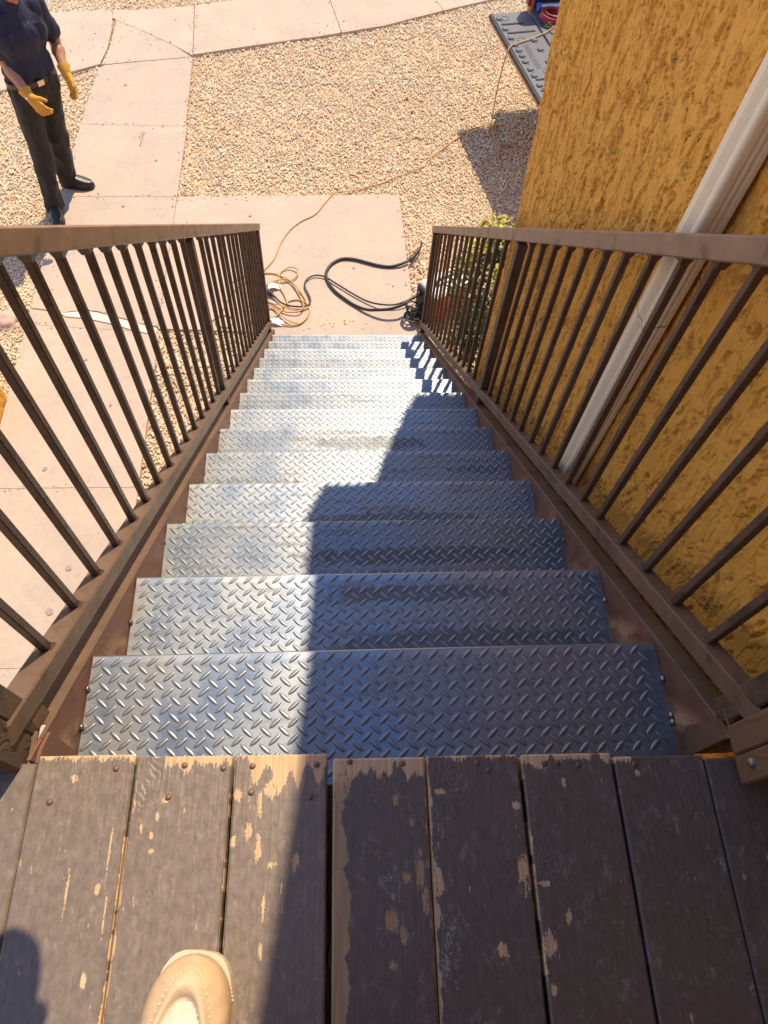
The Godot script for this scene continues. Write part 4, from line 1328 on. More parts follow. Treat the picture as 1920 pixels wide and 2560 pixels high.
# ------------------------------------------------------------------ people
func figure(root: Node3D, J: Dictionary, y0: float, cloth: Material, trousers: Material, wr: FastNoiseLite, cell: float) -> void:
	var r: Vector3 = J.r
	var d: Vector3 = J.d
	var lo := Vector3(1e3, 1e3, 1e3); var hi := -lo
	for k in J:
		if k == "r" or k == "d": continue
		lo = lo.min(J[k]); hi = hi.max(J[k])
	lo -= Vector3(0.2, 0.08, 0.2); hi += Vector3(0.2, 0.2, 0.2)
	# the body itself, one surface from the soles to the crown
	var F := Field.new(); F.setup(lo, hi, cell)
	F.bone(J.pel - r * 0.06, J.pel + r * 0.06, 0.07, 0.07)
	F.bone(J.pel, J.waist, 0.07, 0.066, 0.03)
	F.bone(J.waist, J.chest, 0.066, 0.075, 0.03)
	F.bone(J.chest - r * 0.08, J.chest + r * 0.08, 0.07, 0.07, 0.03)
	F.bone(J.shl, J.shr, 0.045, 0.045, 0.03)
	F.bone(J.neck - Vector3(0, 0.03, 0), J.head - Vector3(0, 0.05, 0), 0.058, 0.052, 0.03)
	F.bone(J.head + Vector3(0, 0.03, 0) - d * 0.015, J.head + Vector3(0, 0.025, 0) + d * 0.02, 0.088, 0.084, 0.02)
	F.bone(J.head - Vector3(0, 0.02, 0) + d * 0.03, J.head - Vector3(0, 0.085, 0) + d * 0.055, 0.07, 0.034, 0.03)
	for s in ["l", "r"]:
		F.bone(J["sh" + s], J["el" + s], 0.05, 0.039, 0.03)
		F.bone(J["el" + s], (J["el" + s] as Vector3).lerp(J["wr" + s], 0.35), 0.038, 0.042, 0.02)
		F.bone((J["el" + s] as Vector3).lerp(J["wr" + s], 0.35), J["wr" + s], 0.042, 0.027, 0.02)
		F.bone(J["hip" + s], J["kn" + s], 0.078, 0.052, 0.04)
		F.bone(J["kn" + s], J["an" + s], 0.052, 0.036, 0.03)
	var sb := Buf.new(); F.net(sb)
	# the head gets a finer mesh: nose, brow, lips and ears
	var H: Vector3 = J.head
	var F2 := Field.new(); F2.setup(H - Vector3(0.14, 0.17, 0.14), H + Vector3(0.14, 0.16, 0.14), 0.0045)
	F2.bone(H + Vector3(0, 0.03, 0) - d * 0.02, H + Vector3(0, 0.03, 0) + d * 0.02, 0.091, 0.086, 0.02)
	F2.bone(H - Vector3(0, 0.02, 0) + d * 0.03, H - Vector3(0, 0.085, 0) + d * 0.058, 0.072, 0.036, 0.03)
	F2.bone(H + Vector3(0, 0.02, 0) + d * 0.1, H - Vector3(0, 0.022, 0) + d * 0.118, 0.009, 0.015, 0.014)
	for q in [-1.0, 1.0]:
		F2.bone(H + Vector3(0, 0.032, 0) + d * 0.092 + r * 0.012 * q, H + Vector3(0, 0.034, 0) + d * 0.082 + r * 0.05 * q, 0.012, 0.012, 0.014)
		F2.bone(H + Vector3(0, 0.02, 0) + r * 0.09 * q - d * 0.012, H - Vector3(0, 0.025, 0) + r * 0.086 * q - d * 0.002, 0.02, 0.013, 0.006, Vector3.ONE)
		F2.cut(H + Vector3(0, 0.014, 0) + d * 0.108 + r * 0.032 * q, 0.014)
	F2.net(sb)
	part(root, "body", sb.mesh(), M.skin)
	for q in [-1.0, 1.0]:
		var eb := Buf.new()
		var sp := []
		for i in 7: sp.append(Vector2(maxf(0.0001, sin(PI * i / 6.0)) * 0.0115, -cos(PI * i / 6.0) * 0.0115))
		eb.lathe(sp, 10, Transform3D(Basis(), H + Vector3(0, 0.014, 0) + d * 0.086 + r * 0.032 * q))
		part(root, "eye", eb.mesh(), M.eye)
	var lb := Buf.new()
	lb.tube([H - Vector3(0, 0.048, 0) + d * 0.098 - r * 0.022, H - Vector3(0, 0.046, 0) + d * 0.106, H - Vector3(0, 0.048, 0) + d * 0.098 + r * 0.022], 0.006, 6)
	part(root, "mouth", lb.mesh(), M.lip)
	var F3 := Field.new(); F3.setup(H - Vector3(0.15, 0.1, 0.15), H + Vector3(0.15, 0.18, 0.15), 0.008)
	F3.bone(H + Vector3(0, 0.055, 0) - d * 0.032, H + Vector3(0, 0.07, 0) + d * 0.012, 0.094, 0.083, 0.02)
	F3.bone(H + Vector3(0, 0.03, 0) - d * 0.04, H - Vector3(0, 0.03, 0) - d * 0.05, 0.085, 0.06, 0.02)
	F3.wrinkle(wr, 0.008, Vector3(40, 12, 40))
	var hb := Buf.new(); F3.net(hb)
	part(root, "hair", hb.mesh(), M.hair)
	# shirt
	var T := Field.new(); T.setup(lo, hi, cell)
	var up := Vector3.UP
	T.bone(J.waist - r * 0.072 - up * 0.12, J.waist + r * 0.072 - up * 0.12, 0.108, 0.108, 0.04)
	T.bone(J.waist - r * 0.07, J.waist + r * 0.07, 0.107, 0.107, 0.06)
	T.bone(J.waist, J.chest, 0.112, 0.115, 0.05)
	T.bone(J.chest - r * 0.085, J.chest + r * 0.085, 0.112, 0.112, 0.08)
	T.bone(J.shl, J.shr, 0.064, 0.064, 0.06)
	T.bone(J.neck - up * 0.05, J.neck + up * 0.012, 0.082, 0.068, 0.03)
	for s in ["l", "r"]:
		var hem: Vector3 = (J["sh" + s] as Vector3).lerp(J["el" + s], 0.72)
		T.bone(J["sh" + s], hem, 0.063, 0.064, 0.03)
		T.bone(hem - ((J["el" + s] - J["sh" + s]) as Vector3).normalized() * 0.045, hem, 0.063, 0.068, 0.012)
	T.wrinkle(wr, 0.013, Vector3(12, 3.6, 12))
	T.wrinkle(wr, 0.007, Vector3(24, 10, 24))
	T.below(J.waist.y - 0.075, 1e3)
	var tb := Buf.new(); T.net(tb)
	part(root, "shirt", tb.mesh(), cloth)
	# trousers
	var Q := Field.new(); Q.setup(lo, hi, cell)
	Q.bone(J.waist - up * 0.1 - r * 0.065, J.waist - up * 0.1 + r * 0.065, 0.104, 0.104, 0.04)
	Q.bone(J.pel - r * 0.075, J.pel + r * 0.075, 0.108, 0.108, 0.05)
	for s in ["l", "r"]:
		Q.bone(J["hip" + s], J["kn" + s], 0.099, 0.076, 0.03)
		Q.bone(J["kn" + s], (J["an" + s] as Vector3) - up * 0.03, 0.076, 0.074, 0.03)
	Q.wrinkle(wr, 0.016, Vector3(8, 3.0, 8))
	Q.wrinkle(wr, 0.008, Vector3(16, 10, 16))
	Q.below(minf(J.anl.y, J.anr.y) - 0.06, J.waist.y - 0.06)
	var qb := Buf.new(); Q.net(qb)
	part(root, "trousers", qb.mesh(), trousers)

# palm, four curled fingers and a thumb; dir runs along the hand, back is the back of the hand, thumb its thumb side
func hand(b: Buf, wrist: Vector3, dir: Vector3, back: Vector3, thumb: Vector3, curl: float, fat: float) -> void:
	var F := Field.new()
	F.setup(wrist - Vector3.ONE * 0.21, wrist + Vector3.ONE * 0.21, 0.0042)
	F.bone(wrist, wrist + dir * 0.03, 0.025 * fat, 0.027 * fat, 0.012)
	for i in 4: F.bone(wrist + dir * 0.02 + thumb * (0.014 - i * 0.009), wrist + dir * 0.088 + thumb * (0.03 - i * 0.0195), 0.017 * fat, 0.0135 * fat, 0.014)
	var ln := [0.07, 0.079, 0.073, 0.058]
	for i in 4:
		var p := wrist + dir * 0.09 + thumb * (0.031 - i * 0.0205)
		var fd := (dir + thumb * (0.12 - i * 0.08)).normalized()
		for j in 3:
			var a: float = curl * [0.5, 1.2, 1.8][j] * (1.0 + 0.12 * i)
			var dd := (fd * cos(a) - back * sin(a)).normalized()
			var l: float = ln[i] * [0.44, 0.32, 0.24][j]
			F.bone(p, p + dd * l, (0.0098 - j * 0.0006) * fat, (0.0092 - j * 0.0006) * fat, 0.003)
			p += dd * l
	var tp := wrist + dir * 0.032 + thumb * 0.028
	var td := (dir * 0.75 + thumb * 0.6 - back * 0.35).normalized()
	F.bone(tp - td * 0.02, tp + td * 0.034, 0.016 * fat, 0.0125 * fat, 0.012)
	F.bone(tp + td * 0.034, tp + td * 0.034 + (td + dir * 0.5 - back * 0.2).normalized() * 0.034, 0.0118 * fat, 0.0105 * fat, 0.004)
	if fat > 1.3: F.bone(wrist + dir * 0.03, wrist + dir * 0.13 - back * 0.015, 0.045, 0.05, 0.02)
	F.net(b)

func shoe(b: Buf, heel: Vector3, dir: Vector3, len_: float, w: float) -> void:
	var side := dir.cross(Vector3.UP).normalized()
	var P := PackedVector3Array()
	for i in 25:
		var t := i / 24.0
		var hw := w * pow(maxf(0.0, 1.0 - pow(absf(t * 2.0 - 1.0), 4.5)), 0.5) * lerpf(0.82, 1.0, smoothstep(0.2, 0.7, t))
		var top := lerpf(0.085, 0.044, smoothstep(0.25, 0.95, t)) * (1.0 - 0.35 * pow(t, 8.0))
		if i == 0 or i == 24: hw = 0.001
		for j in 15:
			var a := PI * j / 14.0
			var x := cos(a); var y := sin(a)
			P.append(heel + dir * len_ * t + side * (signf(x) * pow(absf(x), 0.6) * hw) + Vector3(0, 0.012 + top * pow(y, 0.65), 0))
	b.grid(P, 25, 15)

func shoe_sole(b: Buf, heel: Vector3, dir: Vector3, len_: float, w: float, h: float) -> void:
	var side := dir.cross(Vector3.UP).normalized()
	var poly := PackedVector2Array()
	for i in 40:
		var a := TAU * i / 40.0
		var t := 0.5 + 0.5 * signf(cos(a)) * pow(absf(cos(a)), 0.75)
		var p := heel + dir * (len_ * t * 1.02 - 0.002) + side * signf(sin(a)) * pow(absf(sin(a)), 0.55) * w * 1.04 * lerpf(0.84, 1.0, smoothstep(0.2, 0.7, t))
		poly.append(Vector2(p.x, p.z))
	b.prism(poly, heel.y, heel.y + h)

func person_below() -> void:
	var d := Vector3(0.7071, 0, 0.7071); var r := Vector3(-0.7071, 0, 0.7071)
	var Y := func(h): return h + G
	var pel := Vector3(-2.2, G + 0.97, -5.08)
	var root := thing("person", "person in navy short sleeved shirt, dark trousers and yellow work gloves standing beside the walkway", "person", Vector3(-2.25, G, -5.05))
	var g := G
	var J := {"r": r, "d": d, "pel": pel, "waist": Vector3(-2.185, g + 1.1, -5.08), "chest": Vector3(-2.165, g + 1.31, -5.08), "neck": Vector3(-2.15, g + 1.49, -5.08), "head": Vector3(-2.12, g + 1.655, -5.06),
		"shl": Vector3(-2.045, g + 1.425, -5.205), "shr": Vector3(-2.285, g + 1.425, -4.96), "ell": Vector3(-2.015, g + 1.15, -5.29), "elr": Vector3(-2.31, g + 1.16, -5.02), "wrl": Vector3(-1.945, g + 1.045, -5.1), "wrr": Vector3(-2.165, g + 1.02, -4.85),
		"hipl": pel - r * 0.09 - Vector3(0, 0.05, 0), "hipr": pel + r * 0.09 - Vector3(0, 0.05, 0), "knl": Vector3(-2.2, g + 0.5, -5.19), "knr": Vector3(-2.29, g + 0.49, -4.98), "anl": Vector3(-2.27, g + 0.1, -5.25), "anr": Vector3(-2.322, g + 0.1, -4.91)}
	figure(root, J, G, M.navy, M.black_cloth, noise(301, 1.0, 2), 0.013)
	# gloves
	var hd := [["wrl", (Vector3(-1.9, g + 0.9, -5.04) - Vector3(-1.945, g + 1.045, -5.1)).normalized(), 0.35], ["wrr", (Vector3(-2.06, g + 0.91, -4.79) - Vector3(-2.165, g + 1.02, -4.85)).normalized(), 0.55]]
	for k in 2:
		var q: Array = hd[k]
		var dir: Vector3 = q[1]
		var out := (r if k == 1 else -r)
		var back := (out + d * 0.35 + Vector3(0, 0.5, 0)) if k == 1 else (out * 0.9 - d * 0.1)
		back = (back - dir * back.dot(dir)).normalized()
		var th := dir.cross(back).normalized() * (1.0 if k == 1 else -1.0)
		if th.dot(d) < 0: th = -th
		var gb := Buf.new()
		hand(gb, J[q[0]] + dir * 0.015, dir, back, th, q[2], 1.1)
		var gl := part(root, "glove", gb.mesh(), M.glove)
		var cb := Buf.new()
		var cs := []
		var fa := ((J[q[0]] - J["ell" if k == 0 else "elr"]) as Vector3).normalized()
		cb.tube([J[q[0]] - fa * 0.035, J[q[0]] - fa * 0.01, J[q[0]] + dir * 0.03], 0.045, 14, 0.031)
		part(gl, "cuff", cb.mesh(), M.glove)
		if k == 1:
			var sb := Buf.new()
			sb.box(J[q[0]] + dir * 0.02 + back * 0.042, Vector3(0.018, 0.01, 0.018), 0.004, Basis(dir, back, dir.cross(back)))
			part(gl, "snap", sb.mesh(), M.silver)
	for q in [["anl", Vector3(0.99, 0, 0.1).normalized()], ["anr", Vector3(0.3, 0, 0.954).normalized()]]:
		var heel: Vector3 = Vector3(J[q[0]].x, G, J[q[0]].z) - q[1] * 0.075
		var b := Buf.new(); shoe(b, heel + Vector3(0, 0.016, 0), q[1], 0.275, 0.05)
		var sh := part(root, "shoe", b.mesh(), M.leather_black)
		var s := Buf.new(); shoe_sole(s, heel, q[1], 0.278, 0.05, 0.024)
		part(sh, "sole", s.mesh(), M.rubber)
	# belt and buckle
	var bb := Buf.new()
	var bp := []
	for i in 41:
		var a := TAU * i / 40.0
		bp.append(Vector3(-2.19, g + 1.02, -5.08) + r * cos(a) * 0.185 + d * sin(a) * 0.122)
	for i in 40:
		var h := Vector3(0, 0.017, 0)
		var o0: Vector3 = (bp[i] - Vector3(-2.19, g + 1.02, -5.08)).normalized() * 0.003; var o1: Vector3 = (bp[i + 1] - Vector3(-2.19, g + 1.02, -5.08)).normalized() * 0.003
		bb.quad(bp[i + 1] + o1 - h, bp[i] + o0 - h, bp[i] + o0 + h, bp[i + 1] + o1 + h)
		bb.quad(bp[i + 1] + o1 + h, bp[i] + o0 + h, bp[i] - o0 + h, bp[i + 1] - o1 + h)
		bb.quad(bp[i] - o0 - h, bp[i + 1] - o1 - h, bp[i + 1] - o1 + h, bp[i] - o0 + h)
	var belt := part(root, "belt", bb.mesh(), M.belt)
	var kb := Buf.new()
	kb.box(Vector3(-2.19, g + 1.02, -5.08) + d * 0.128, Vector3(0.05, 0.038, 0.006), 0.002, Basis(-r, Vector3.UP, d))
	part(belt, "buckle", kb.mesh(), M.brass)
	# placket, buttons and chest pockets
	var fc := Vector3(-2.166, g + 1.3, -5.08)
	for sx in [-1.0, 1.0]:
		var pb := Buf.new()
		var pc: Vector3 = fc + r * 0.075 * sx + d * 0.104 + Vector3(0, 0.02, 0)
		pb.box(pc, Vector3(0.1, 0.115, 0.006), 0.003, Basis(-r, Vector3.UP, d).rotated(Vector3.UP, 0.3 * sx))
		var pk := part(root, "pocket", pb.mesh(), M.navy)
		if sx < 0:
			var pe := Buf.new()
			pe.box(pc + Vector3(0, 0.062, 0) + d * 0.002 + r * 0.03, Vector3(0.008, 0.03, 0.008), 0.003, Basis(-r, Vector3.UP, d))
			part(pk, "pen", pe.mesh(), M.cord_orange)
	for k in 4:
		var ub := Buf.new()
		ub.box(fc + d * (0.113 - 0.002 * k) + Vector3(0, 0.1 - k * 0.085, 0), Vector3(0.011, 0.011, 0.005), 0.002, Basis(-r, Vector3.UP, d))
		part(root, "button", ub.mesh(), M.leather_black)

func boot(root: Node3D, toe: Vector3, back: Vector3) -> void:     # moccasin-toed work boot; back runs from the toe to the heel
	var side := Vector3.UP.cross(back).normalized()
	var L := 0.3
	var P := PackedVector3Array(); var C := PackedColorArray()
	var rows := 64; var cols := 61
	for i in rows:
		var u := float(i) / (rows - 1)
		var t := L * (u * u * 0.65 + u * 0.35)
		var w: float
		if t < 0.075: w = 0.054 * pow(maxf(0.0, 1.0 - pow(1.0 - t / 0.075, 2.3)), 0.5)
		elif t < 0.11: w = 0.054
		elif t < 0.2: w = lerpf(0.054, 0.043, smoothstep(0.11, 0.2, t))
		else: w = lerpf(0.043, 0.038, (t - 0.2) / 0.1) * pow(maxf(0.0, 1.0 - pow(maxf(0.0, (t - 0.24) / 0.06), 3.0)), 0.5)
		w = maxf(w, 0.0012)
		var top: float = lerpf(0.03, 0.052, smoothstep(0.0, 0.03, t)) + lerpf(0.0, 0.055, smoothstep(0.05, 0.2, t))
		for j in cols:
			var a := PI * j / (cols - 1)
			var x := cos(a); var y := sin(a)
			var px := signf(x) * pow(absf(x), 0.75) * w
			var py := 0.026 + (top - 0.006) * pow(y, 0.62)
			var q := sqrt(pow((t - 0.155) / 0.118, 2.0) + pow(px / 0.0365, 2.0))
			var c := Color(0.56, 0.37, 0.21)
			if y > 0.25:
				py += 0.009 * exp(-pow((q - 1.06) / 0.085, 2.0)) - 0.007 * exp(-pow((q - 0.93) / 0.028, 2.0)) - 0.002 * exp(-pow((q - 1.2) / 0.03, 2.0))
				if q < 0.95: c = Color(0.66, 0.54, 0.43)
				elif q < 1.18: c = Color(0.64, 0.46, 0.29)
			py += 0.001 * sin(px * 190.0 + t * 60.0) * sin(t * 140.0)
			P.append(toe + back * t + side * px + Vector3(0, py, 0))
			C.append(c)
	var b := Buf.new()
	b.grid(P, rows, cols, false, PackedVector2Array(), C)
	# grid faces out when columns x rows does; here columns run from +side over the top to -side
	var bt := part(root, "boot", b.mesh(), M.suede)
	var s := Buf.new()
	shoe_sole(s, toe + back * L * 1.002, -back, L * 1.0, 0.0548, 0.024)
	part(bt, "sole", s.mesh(), M.sole)
	var st := Buf.new()
	for i in 46:
		var a := PI * (0.08 + 0.84 * i / 45.0)
		var t := 0.072 - sin(a) * 0.0725
		var hw := cos(a) * 0.0552
		var p := toe + back * (t if absf(hw) < 0.052 else 0.072) + side * hw + Vector3(0, 0.0248, 0)
		st.box(p, Vector3(0.0022, 0.0014, 0.0022), 0.0)
	for sg in [-1.0, 1.0]:
		for i in 22: st.box(toe + back * (0.075 + i * 0.0052) + side * sg * (0.0548 - i * 0.0002) + Vector3(0, 0.0248, 0), Vector3(0.0016, 0.0014, 0.0032), 0.0)
	for i in 56:
		var a2 := -2.2 + 4.4 * i / 55.0
		var t := 0.155 - 0.118 * 1.2 * cos(a2); var x2 := 0.0365 * 1.2 * sin(a2)
		if t < 0.012: continue
		var w2: float = 0.054 * pow(maxf(0.0, 1.0 - pow(maxf(0.0, 1.0 - t / 0.075), 2.3)), 0.5) if t < 0.075 else lerpf(0.054, 0.043, smoothstep(0.11, 0.2, t))
		if absf(x2) > w2 * 0.93: continue
		var xx := pow(absf(x2) / w2, 1.0 / 0.75)
		var top2: float = lerpf(0.03, 0.052, smoothstep(0.0, 0.03, t)) + lerpf(0.0, 0.055, smoothstep(0.05, 0.2, t))
		var py2 := 0.026 + (top2 - 0.006) * pow(sqrt(1.0 - xx * xx), 0.62) - 0.0004
		st.box(toe + back * t + side * x2 + Vector3(0, py2, 0), Vector3(0.0018, 0.0018, 0.0034), 0.0, Basis(Vector3.UP, a2))
	part(bt, "stitching", st.mesh(), M.thread)
	var sh := Buf.new()
	sh.tube([toe + back * 0.2 + Vector3(0, 0.08, 0), toe + back * 0.225 + Vector3(0, 0.14, 0), toe + back * 0.235 + Vector3(0, 0.19, 0)], 0.05, 16, 0.054)
	part(bt, "shaft", sh.mesh(), M.suede)

func photographer() -> void:
	var d := Vector3(0, 0, -1); var r := Vector3(1, 0, 0)
	var root := thing("person", "person on the wooden landing whose tan moccasin toe work boot shows", "person", Vector3(-0.1, 0.0, 0.55))
	var J := {"r": r, "d": d, "pel": Vector3(-0.11, 0.95, 0.6), "waist": Vector3(-0.11, 1.07, 0.58), "chest": Vector3(-0.11, 1.28, 0.53), "neck": Vector3(-0.11, 1.45, 0.49), "head": Vector3(-0.11, 1.61, 0.43),
		"shl": Vector3(-0.28, 1.38, 0.36), "shr": Vector3(0.06, 1.39, 0.49), "ell": Vector3(-0.3, 1.15, 0.07), "elr": Vector3(0.14, 1.13, 0.55), "wrl": Vector3(-0.228, 1.12, -0.185), "wrr": Vector3(0.03, 1.1, 0.37),
		"hipl": Vector3(-0.2, 0.9, 0.6), "hipr": Vector3(-0.02, 0.9, 0.6), "knl": Vector3(-0.235, 0.49, 0.55), "knr": Vector3(0.02, 0.49, 0.66), "anl": Vector3(-0.26, 0.16, 0.5), "anr": Vector3(0.05, 0.16, 0.68)}
	figure(root, J, 0.0, M.tee, M.jeans, noise(311, 1.0, 2), 0.016)
	var hb := Buf.new()
	hand(hb, J.wrl, Vector3(0.12, -0.03, -0.97).normalized(), Vector3(0, 1, 0), Vector3(1, 0, 0), 1.5, 1.35)
	part(root, "hand", hb.mesh(), M.skin)
	var h2 := Buf.new()
	hand(h2, J.wrr + Vector3(0, 0, 0.03), Vector3(-0.7, 0.2, -0.35).normalized(), Vector3(0, 0.2, 1.0).normalized(), Vector3(0, 1, 0), 0.6, 1.0)
	part(root, "hand", h2.mesh(), M.skin)
	boot(root, Vector3(-0.2325, 0.0, 0.2405), Vector3(-0.13, 0, 0.99).normalized())
	boot(root, Vector3(0.0, 0.0, 0.46), Vector3(0.12, 0, 0.99).normalized())

# ------------------------------------------------------------------ cords, welder, shrub
func cords() -> void:
	var b := Buf.new()
	var y := G
	var run := [[1.95, -6.38, G + 0.815], [1.845, -6.321, G + 0.812], [1.735, -6.222, G + 0.81], [1.607, -6.128, G + 0.812], [1.516, -6.076, G + 0.812], [1.436, -6.021, G + 0.814], [1.398, -5.965, G + 0.8], [1.385, -5.95, G + 0.74], [1.372, -5.965, G + 0.55], [1.385, -6.03, G + 0.3], [1.415, -6.13, G + 0.08], [1.437, -6.208, G + 0.006]]
	b.tube(curve(run, G, 0.0055), 0.0055, 7)
	var gv := G - 0.012
	b.tube(curve([[1.437, -6.208], [1.392, -6.101], [1.424, -5.999], [1.502, -5.926], [1.609, -5.92], [1.624, -5.836], [1.56, -5.794], [1.492, -5.848], [1.443, -5.982], [1.429, -6.138], [1.46, -6.2], [1.559, -6.219], [1.634, -6.109], [1.646, -6.006], [1.601, -5.943], [1.483, -5.95], [1.432, -6.068], [1.44, -5.98], [1.473, -5.865], [1.439, -5.764], [1.445, -5.6], [1.373, -5.559], [1.295, -5.612], [1.27, -5.676], [1.327, -5.711], [1.436, -5.737], [1.477, -5.899], [1.471, -6.035], [1.46, -6.14], [1.426, -6.208], [1.29, -6.175], [1.125, -6.041], [0.959, -5.866], [0.797, -5.679], [0.749, -5.597], [0.598, -5.497], [0.471, -5.431], [0.387, -5.367], [0.245, -5.302], [0.15, -5.26]], gv, 0.0055, 0.014), 0.0055, 7)
	b.tube(curve([[0.15, -5.26, G - 0.004], [0.063, -5.222, G + 0.006], [-0.047, -5.195], [-0.136, -5.053], [-0.214, -4.921], [-0.329, -4.833], [-0.422, -4.72], [-0.487, -4.571], [-0.515, -4.458], [-0.55, -4.359], [-0.604, -4.272], [-0.657, -4.186], [-0.73, -4.133], [-0.8, -4.08], [-0.86, -3.98], [-0.9, -3.85], [-0.954, -3.72], [-0.922, -3.672], [-0.856, -3.66], [-0.818, -3.719], [-0.857, -3.777], [-0.936, -3.767], [-0.98, -3.72]], G + 0.003, 0.0055), 0.0055, 7)
	single("extension_cord", b.mesh(), M.cord_tan, "tan extension cord running from the tailgate across the gravel to the paving", "cord")
	# the yellow cord heaped at the foot of the stairs
	var root := thing("coiled_extension_cord", "yellow extension cord heaped in loops at the foot of the left railing", "cord", Vector3(-0.45, G, -3.9))
	var lines := [
		[[-0.85, -4.13], [-0.77, -4.19], [-0.684, -4.207], [-0.605, -4.227], [-0.524, -4.222], [-0.448, -4.176], [-0.39, -4.118], [-0.322, -4.027], [-0.279, -3.938], [-0.265, -3.862], [-0.32, -3.831], [-0.412, -3.836], [-0.477, -3.873], [-0.566, -3.923], [-0.647, -3.986], [-0.68, -4.05]],
		[[-0.405, -3.86], [-0.423, -3.924], [-0.443, -3.988], [-0.477, -4.065], [-0.495, -4.169], [-0.468, -4.249], [-0.403, -4.283], [-0.345, -4.25], [-0.353, -4.184], [-0.4, -4.144], [-0.465, -4.13], [-0.559, -4.116], [-0.6, -4.07], [-0.68, -3.97], [-0.72, -3.86]],
		[[-0.6, -4.09], [-0.5, -4.145], [-0.418, -4.143], [-0.351, -4.04], [-0.312, -3.938], [-0.292, -3.862], [-0.33, -3.8], [-0.44, -3.81], [-0.56, -3.88]],
		[[-0.454, -3.87], [-0.414, -3.924], [-0.349, -3.944], [-0.284, -3.919], [-0.256, -3.862], [-0.25, -3.813], [-0.282, -3.738], [-0.327, -3.701], [-0.391, -3.707], [-0.446, -3.75], [-0.493, -3.811], [-0.531, -3.848], [-0.554, -3.848], [-0.612, -3.823], [-0.66, -3.736], [-0.72, -3.69]],
		[[-0.463, -3.688], [-0.39, -3.677], [-0.318, -3.695], [-0.264, -3.763], [-0.251, -3.837]],
		[[-0.56, -3.745], [-0.5, -3.77], [-0.46, -3.83], [-0.43, -3.9]]]
	for k in lines.size():
		var lb := Buf.new()
		lb.tube(curve(lines[k], G + 0.004 + 0.003 * (k % 3), 0.0055, 0.02), 0.0055, 7)
		part(root, "loop", lb.mesh(), M.cord_orange if k == 2 else M.cord)
	for q in [[-0.52, -4.075, 0.1], [-0.495, -3.705, -0.15]]:
		var tg := Buf.new()
		var tp := PackedVector3Array()
		for i in 2:
			for j in 7: tp.append(Vector3(q[0], G + 0.02 + 0.012 * sin(j * 0.8), q[1]) + Basis(Vector3.UP, q[2]) * Vector3(-0.05 + j * 0.0165, 0.0, 0.027 if i == 0 else -0.027))
		tg.grid(tp, 2, 7)
		part(root, "paper_tag", tg.mesh(), M.paper)
	# torch lead, power lead and the heap of cable by the welder
	var wl := thing("welding_torch_lead", "thick black torch cable looped over the concrete pad, its torch on the gravel", "cable", Vector3(0.2, G, -4.1))
	var tl := Buf.new()
	tl.tube(curve([[0.557, -4.37, G + 0.03], [0.486, -4.328, G + 0.025], [0.397, -4.307], [0.3, -4.319], [0.204, -4.352], [0.108, -4.385], [0.011, -4.391], [-0.067, -4.342], [-0.111, -4.267], [-0.121, -4.2], [-0.102, -4.12], [-0.051, -4.03], [0.033, -3.94], [0.106, -3.878], [0.189, -3.822, G + 0.03], [0.28, -3.791, G + 0.06], [0.364, -3.782, G + 0.08], [0.458, -3.805, G + 0.1], [0.53, -3.86, G + 0.11], [0.6, -3.91, G + 0.11]], G + 0.003, 0.0115), 0.0115, 9)
	part(wl, "lead", tl.mesh(), M.rubber)
	var gh := Buf.new()
	gh.tube(curve([[0.557, -4.37, G + 0.03], [0.59, -4.412, G + 0.034], [0.632, -4.476, G + 0.04]], G, 0.0), 0.019, 10, 0.016)
	part(wl, "torch_handle", gh.mesh(), M.rubber)
	var gn := Buf.new()
	gn.tube(curve([[0.632, -4.476, G + 0.04], [0.655, -4.52, G + 0.04], [0.662, -4.56, G + 0.035], [0.66, -4.6, G + 0.02]], G, 0.0), 0.0095, 9, 0.007)
	part(wl, "torch_neck", gn.mesh(), M.liner_dark)
	var tr := Buf.new()
	tr.box(Vector3(0.597, G + 0.058, -4.43), Vector3(0.012, 0.01, 0.03), 0.003, Basis(Vector3.UP, -0.6))
	part(wl, "trigger", tr.mesh(), M.red)
	var pl := thing("power_lead", "thin black power cable plugged into the yellow cord", "cable", Vector3(0.0, G, -4.0))
	var p2 := Buf.new()
	p2.tube(curve([[-0.516, -3.962, G + 0.02], [-0.468, -3.905], [-0.412, -3.874], [-0.339, -3.862], [-0.274, -3.869], [-0.242, -3.913], [-0.257, -3.989], [-0.286, -4.066], [-0.282, -4.132], [-0.249, -4.178], [-0.192, -4.199], [-0.125, -4.18], [-0.078, -4.14], [-0.003, -4.076], [0.081, -4.005], [0.192, -3.923, G + 0.02], [0.302, -3.873, G + 0.035], [0.405, -3.867, G + 0.04], [0.491, -3.893, G + 0.05], [0.58, -3.94, G + 0.06]], G + 0.012, 0.0065), 0.0065, 8)
	part(pl, "lead", p2.mesh(), M.rubber)
	var pg := Buf.new()
	pg.tube([Vector3(-0.585, G + 0.025, -4.02), Vector3(-0.54, G + 0.024, -3.982)], 0.021, 10, 0.019)
	pg.tube([Vector3(-0.54, G + 0.024, -3.982), Vector3(-0.508, G + 0.022, -3.952)], 0.013, 8, 0.008)
	part(pl, "plug", pg.mesh(), M.rubber)
	var hp := Buf.new()
	var r5 := RandomNumberGenerator.new(); r5.seed = 12
	for k in 9:
		var pts := []
		var cc := Vector3(0.545 + r5.randf_range(-0.025, 0.025), G + 0.025 + k * 0.011, -3.74 + r5.randf_range(-0.03, 0.03))
		var tilt := Basis(Vector3(r5.randf_range(-1, 1), 0, r5.randf_range(-1, 1)).normalized(), r5.randf_range(0.0, 0.7))
		var ra := r5.randf_range(0.035, 0.062)
		for i in 25: pts.append(cc + tilt * Vector3(cos(TAU * i / 24.0) * ra, 0, sin(TAU * i / 24.0) * ra * 0.9))
		hp.tube(pts, 0.0062, 6)
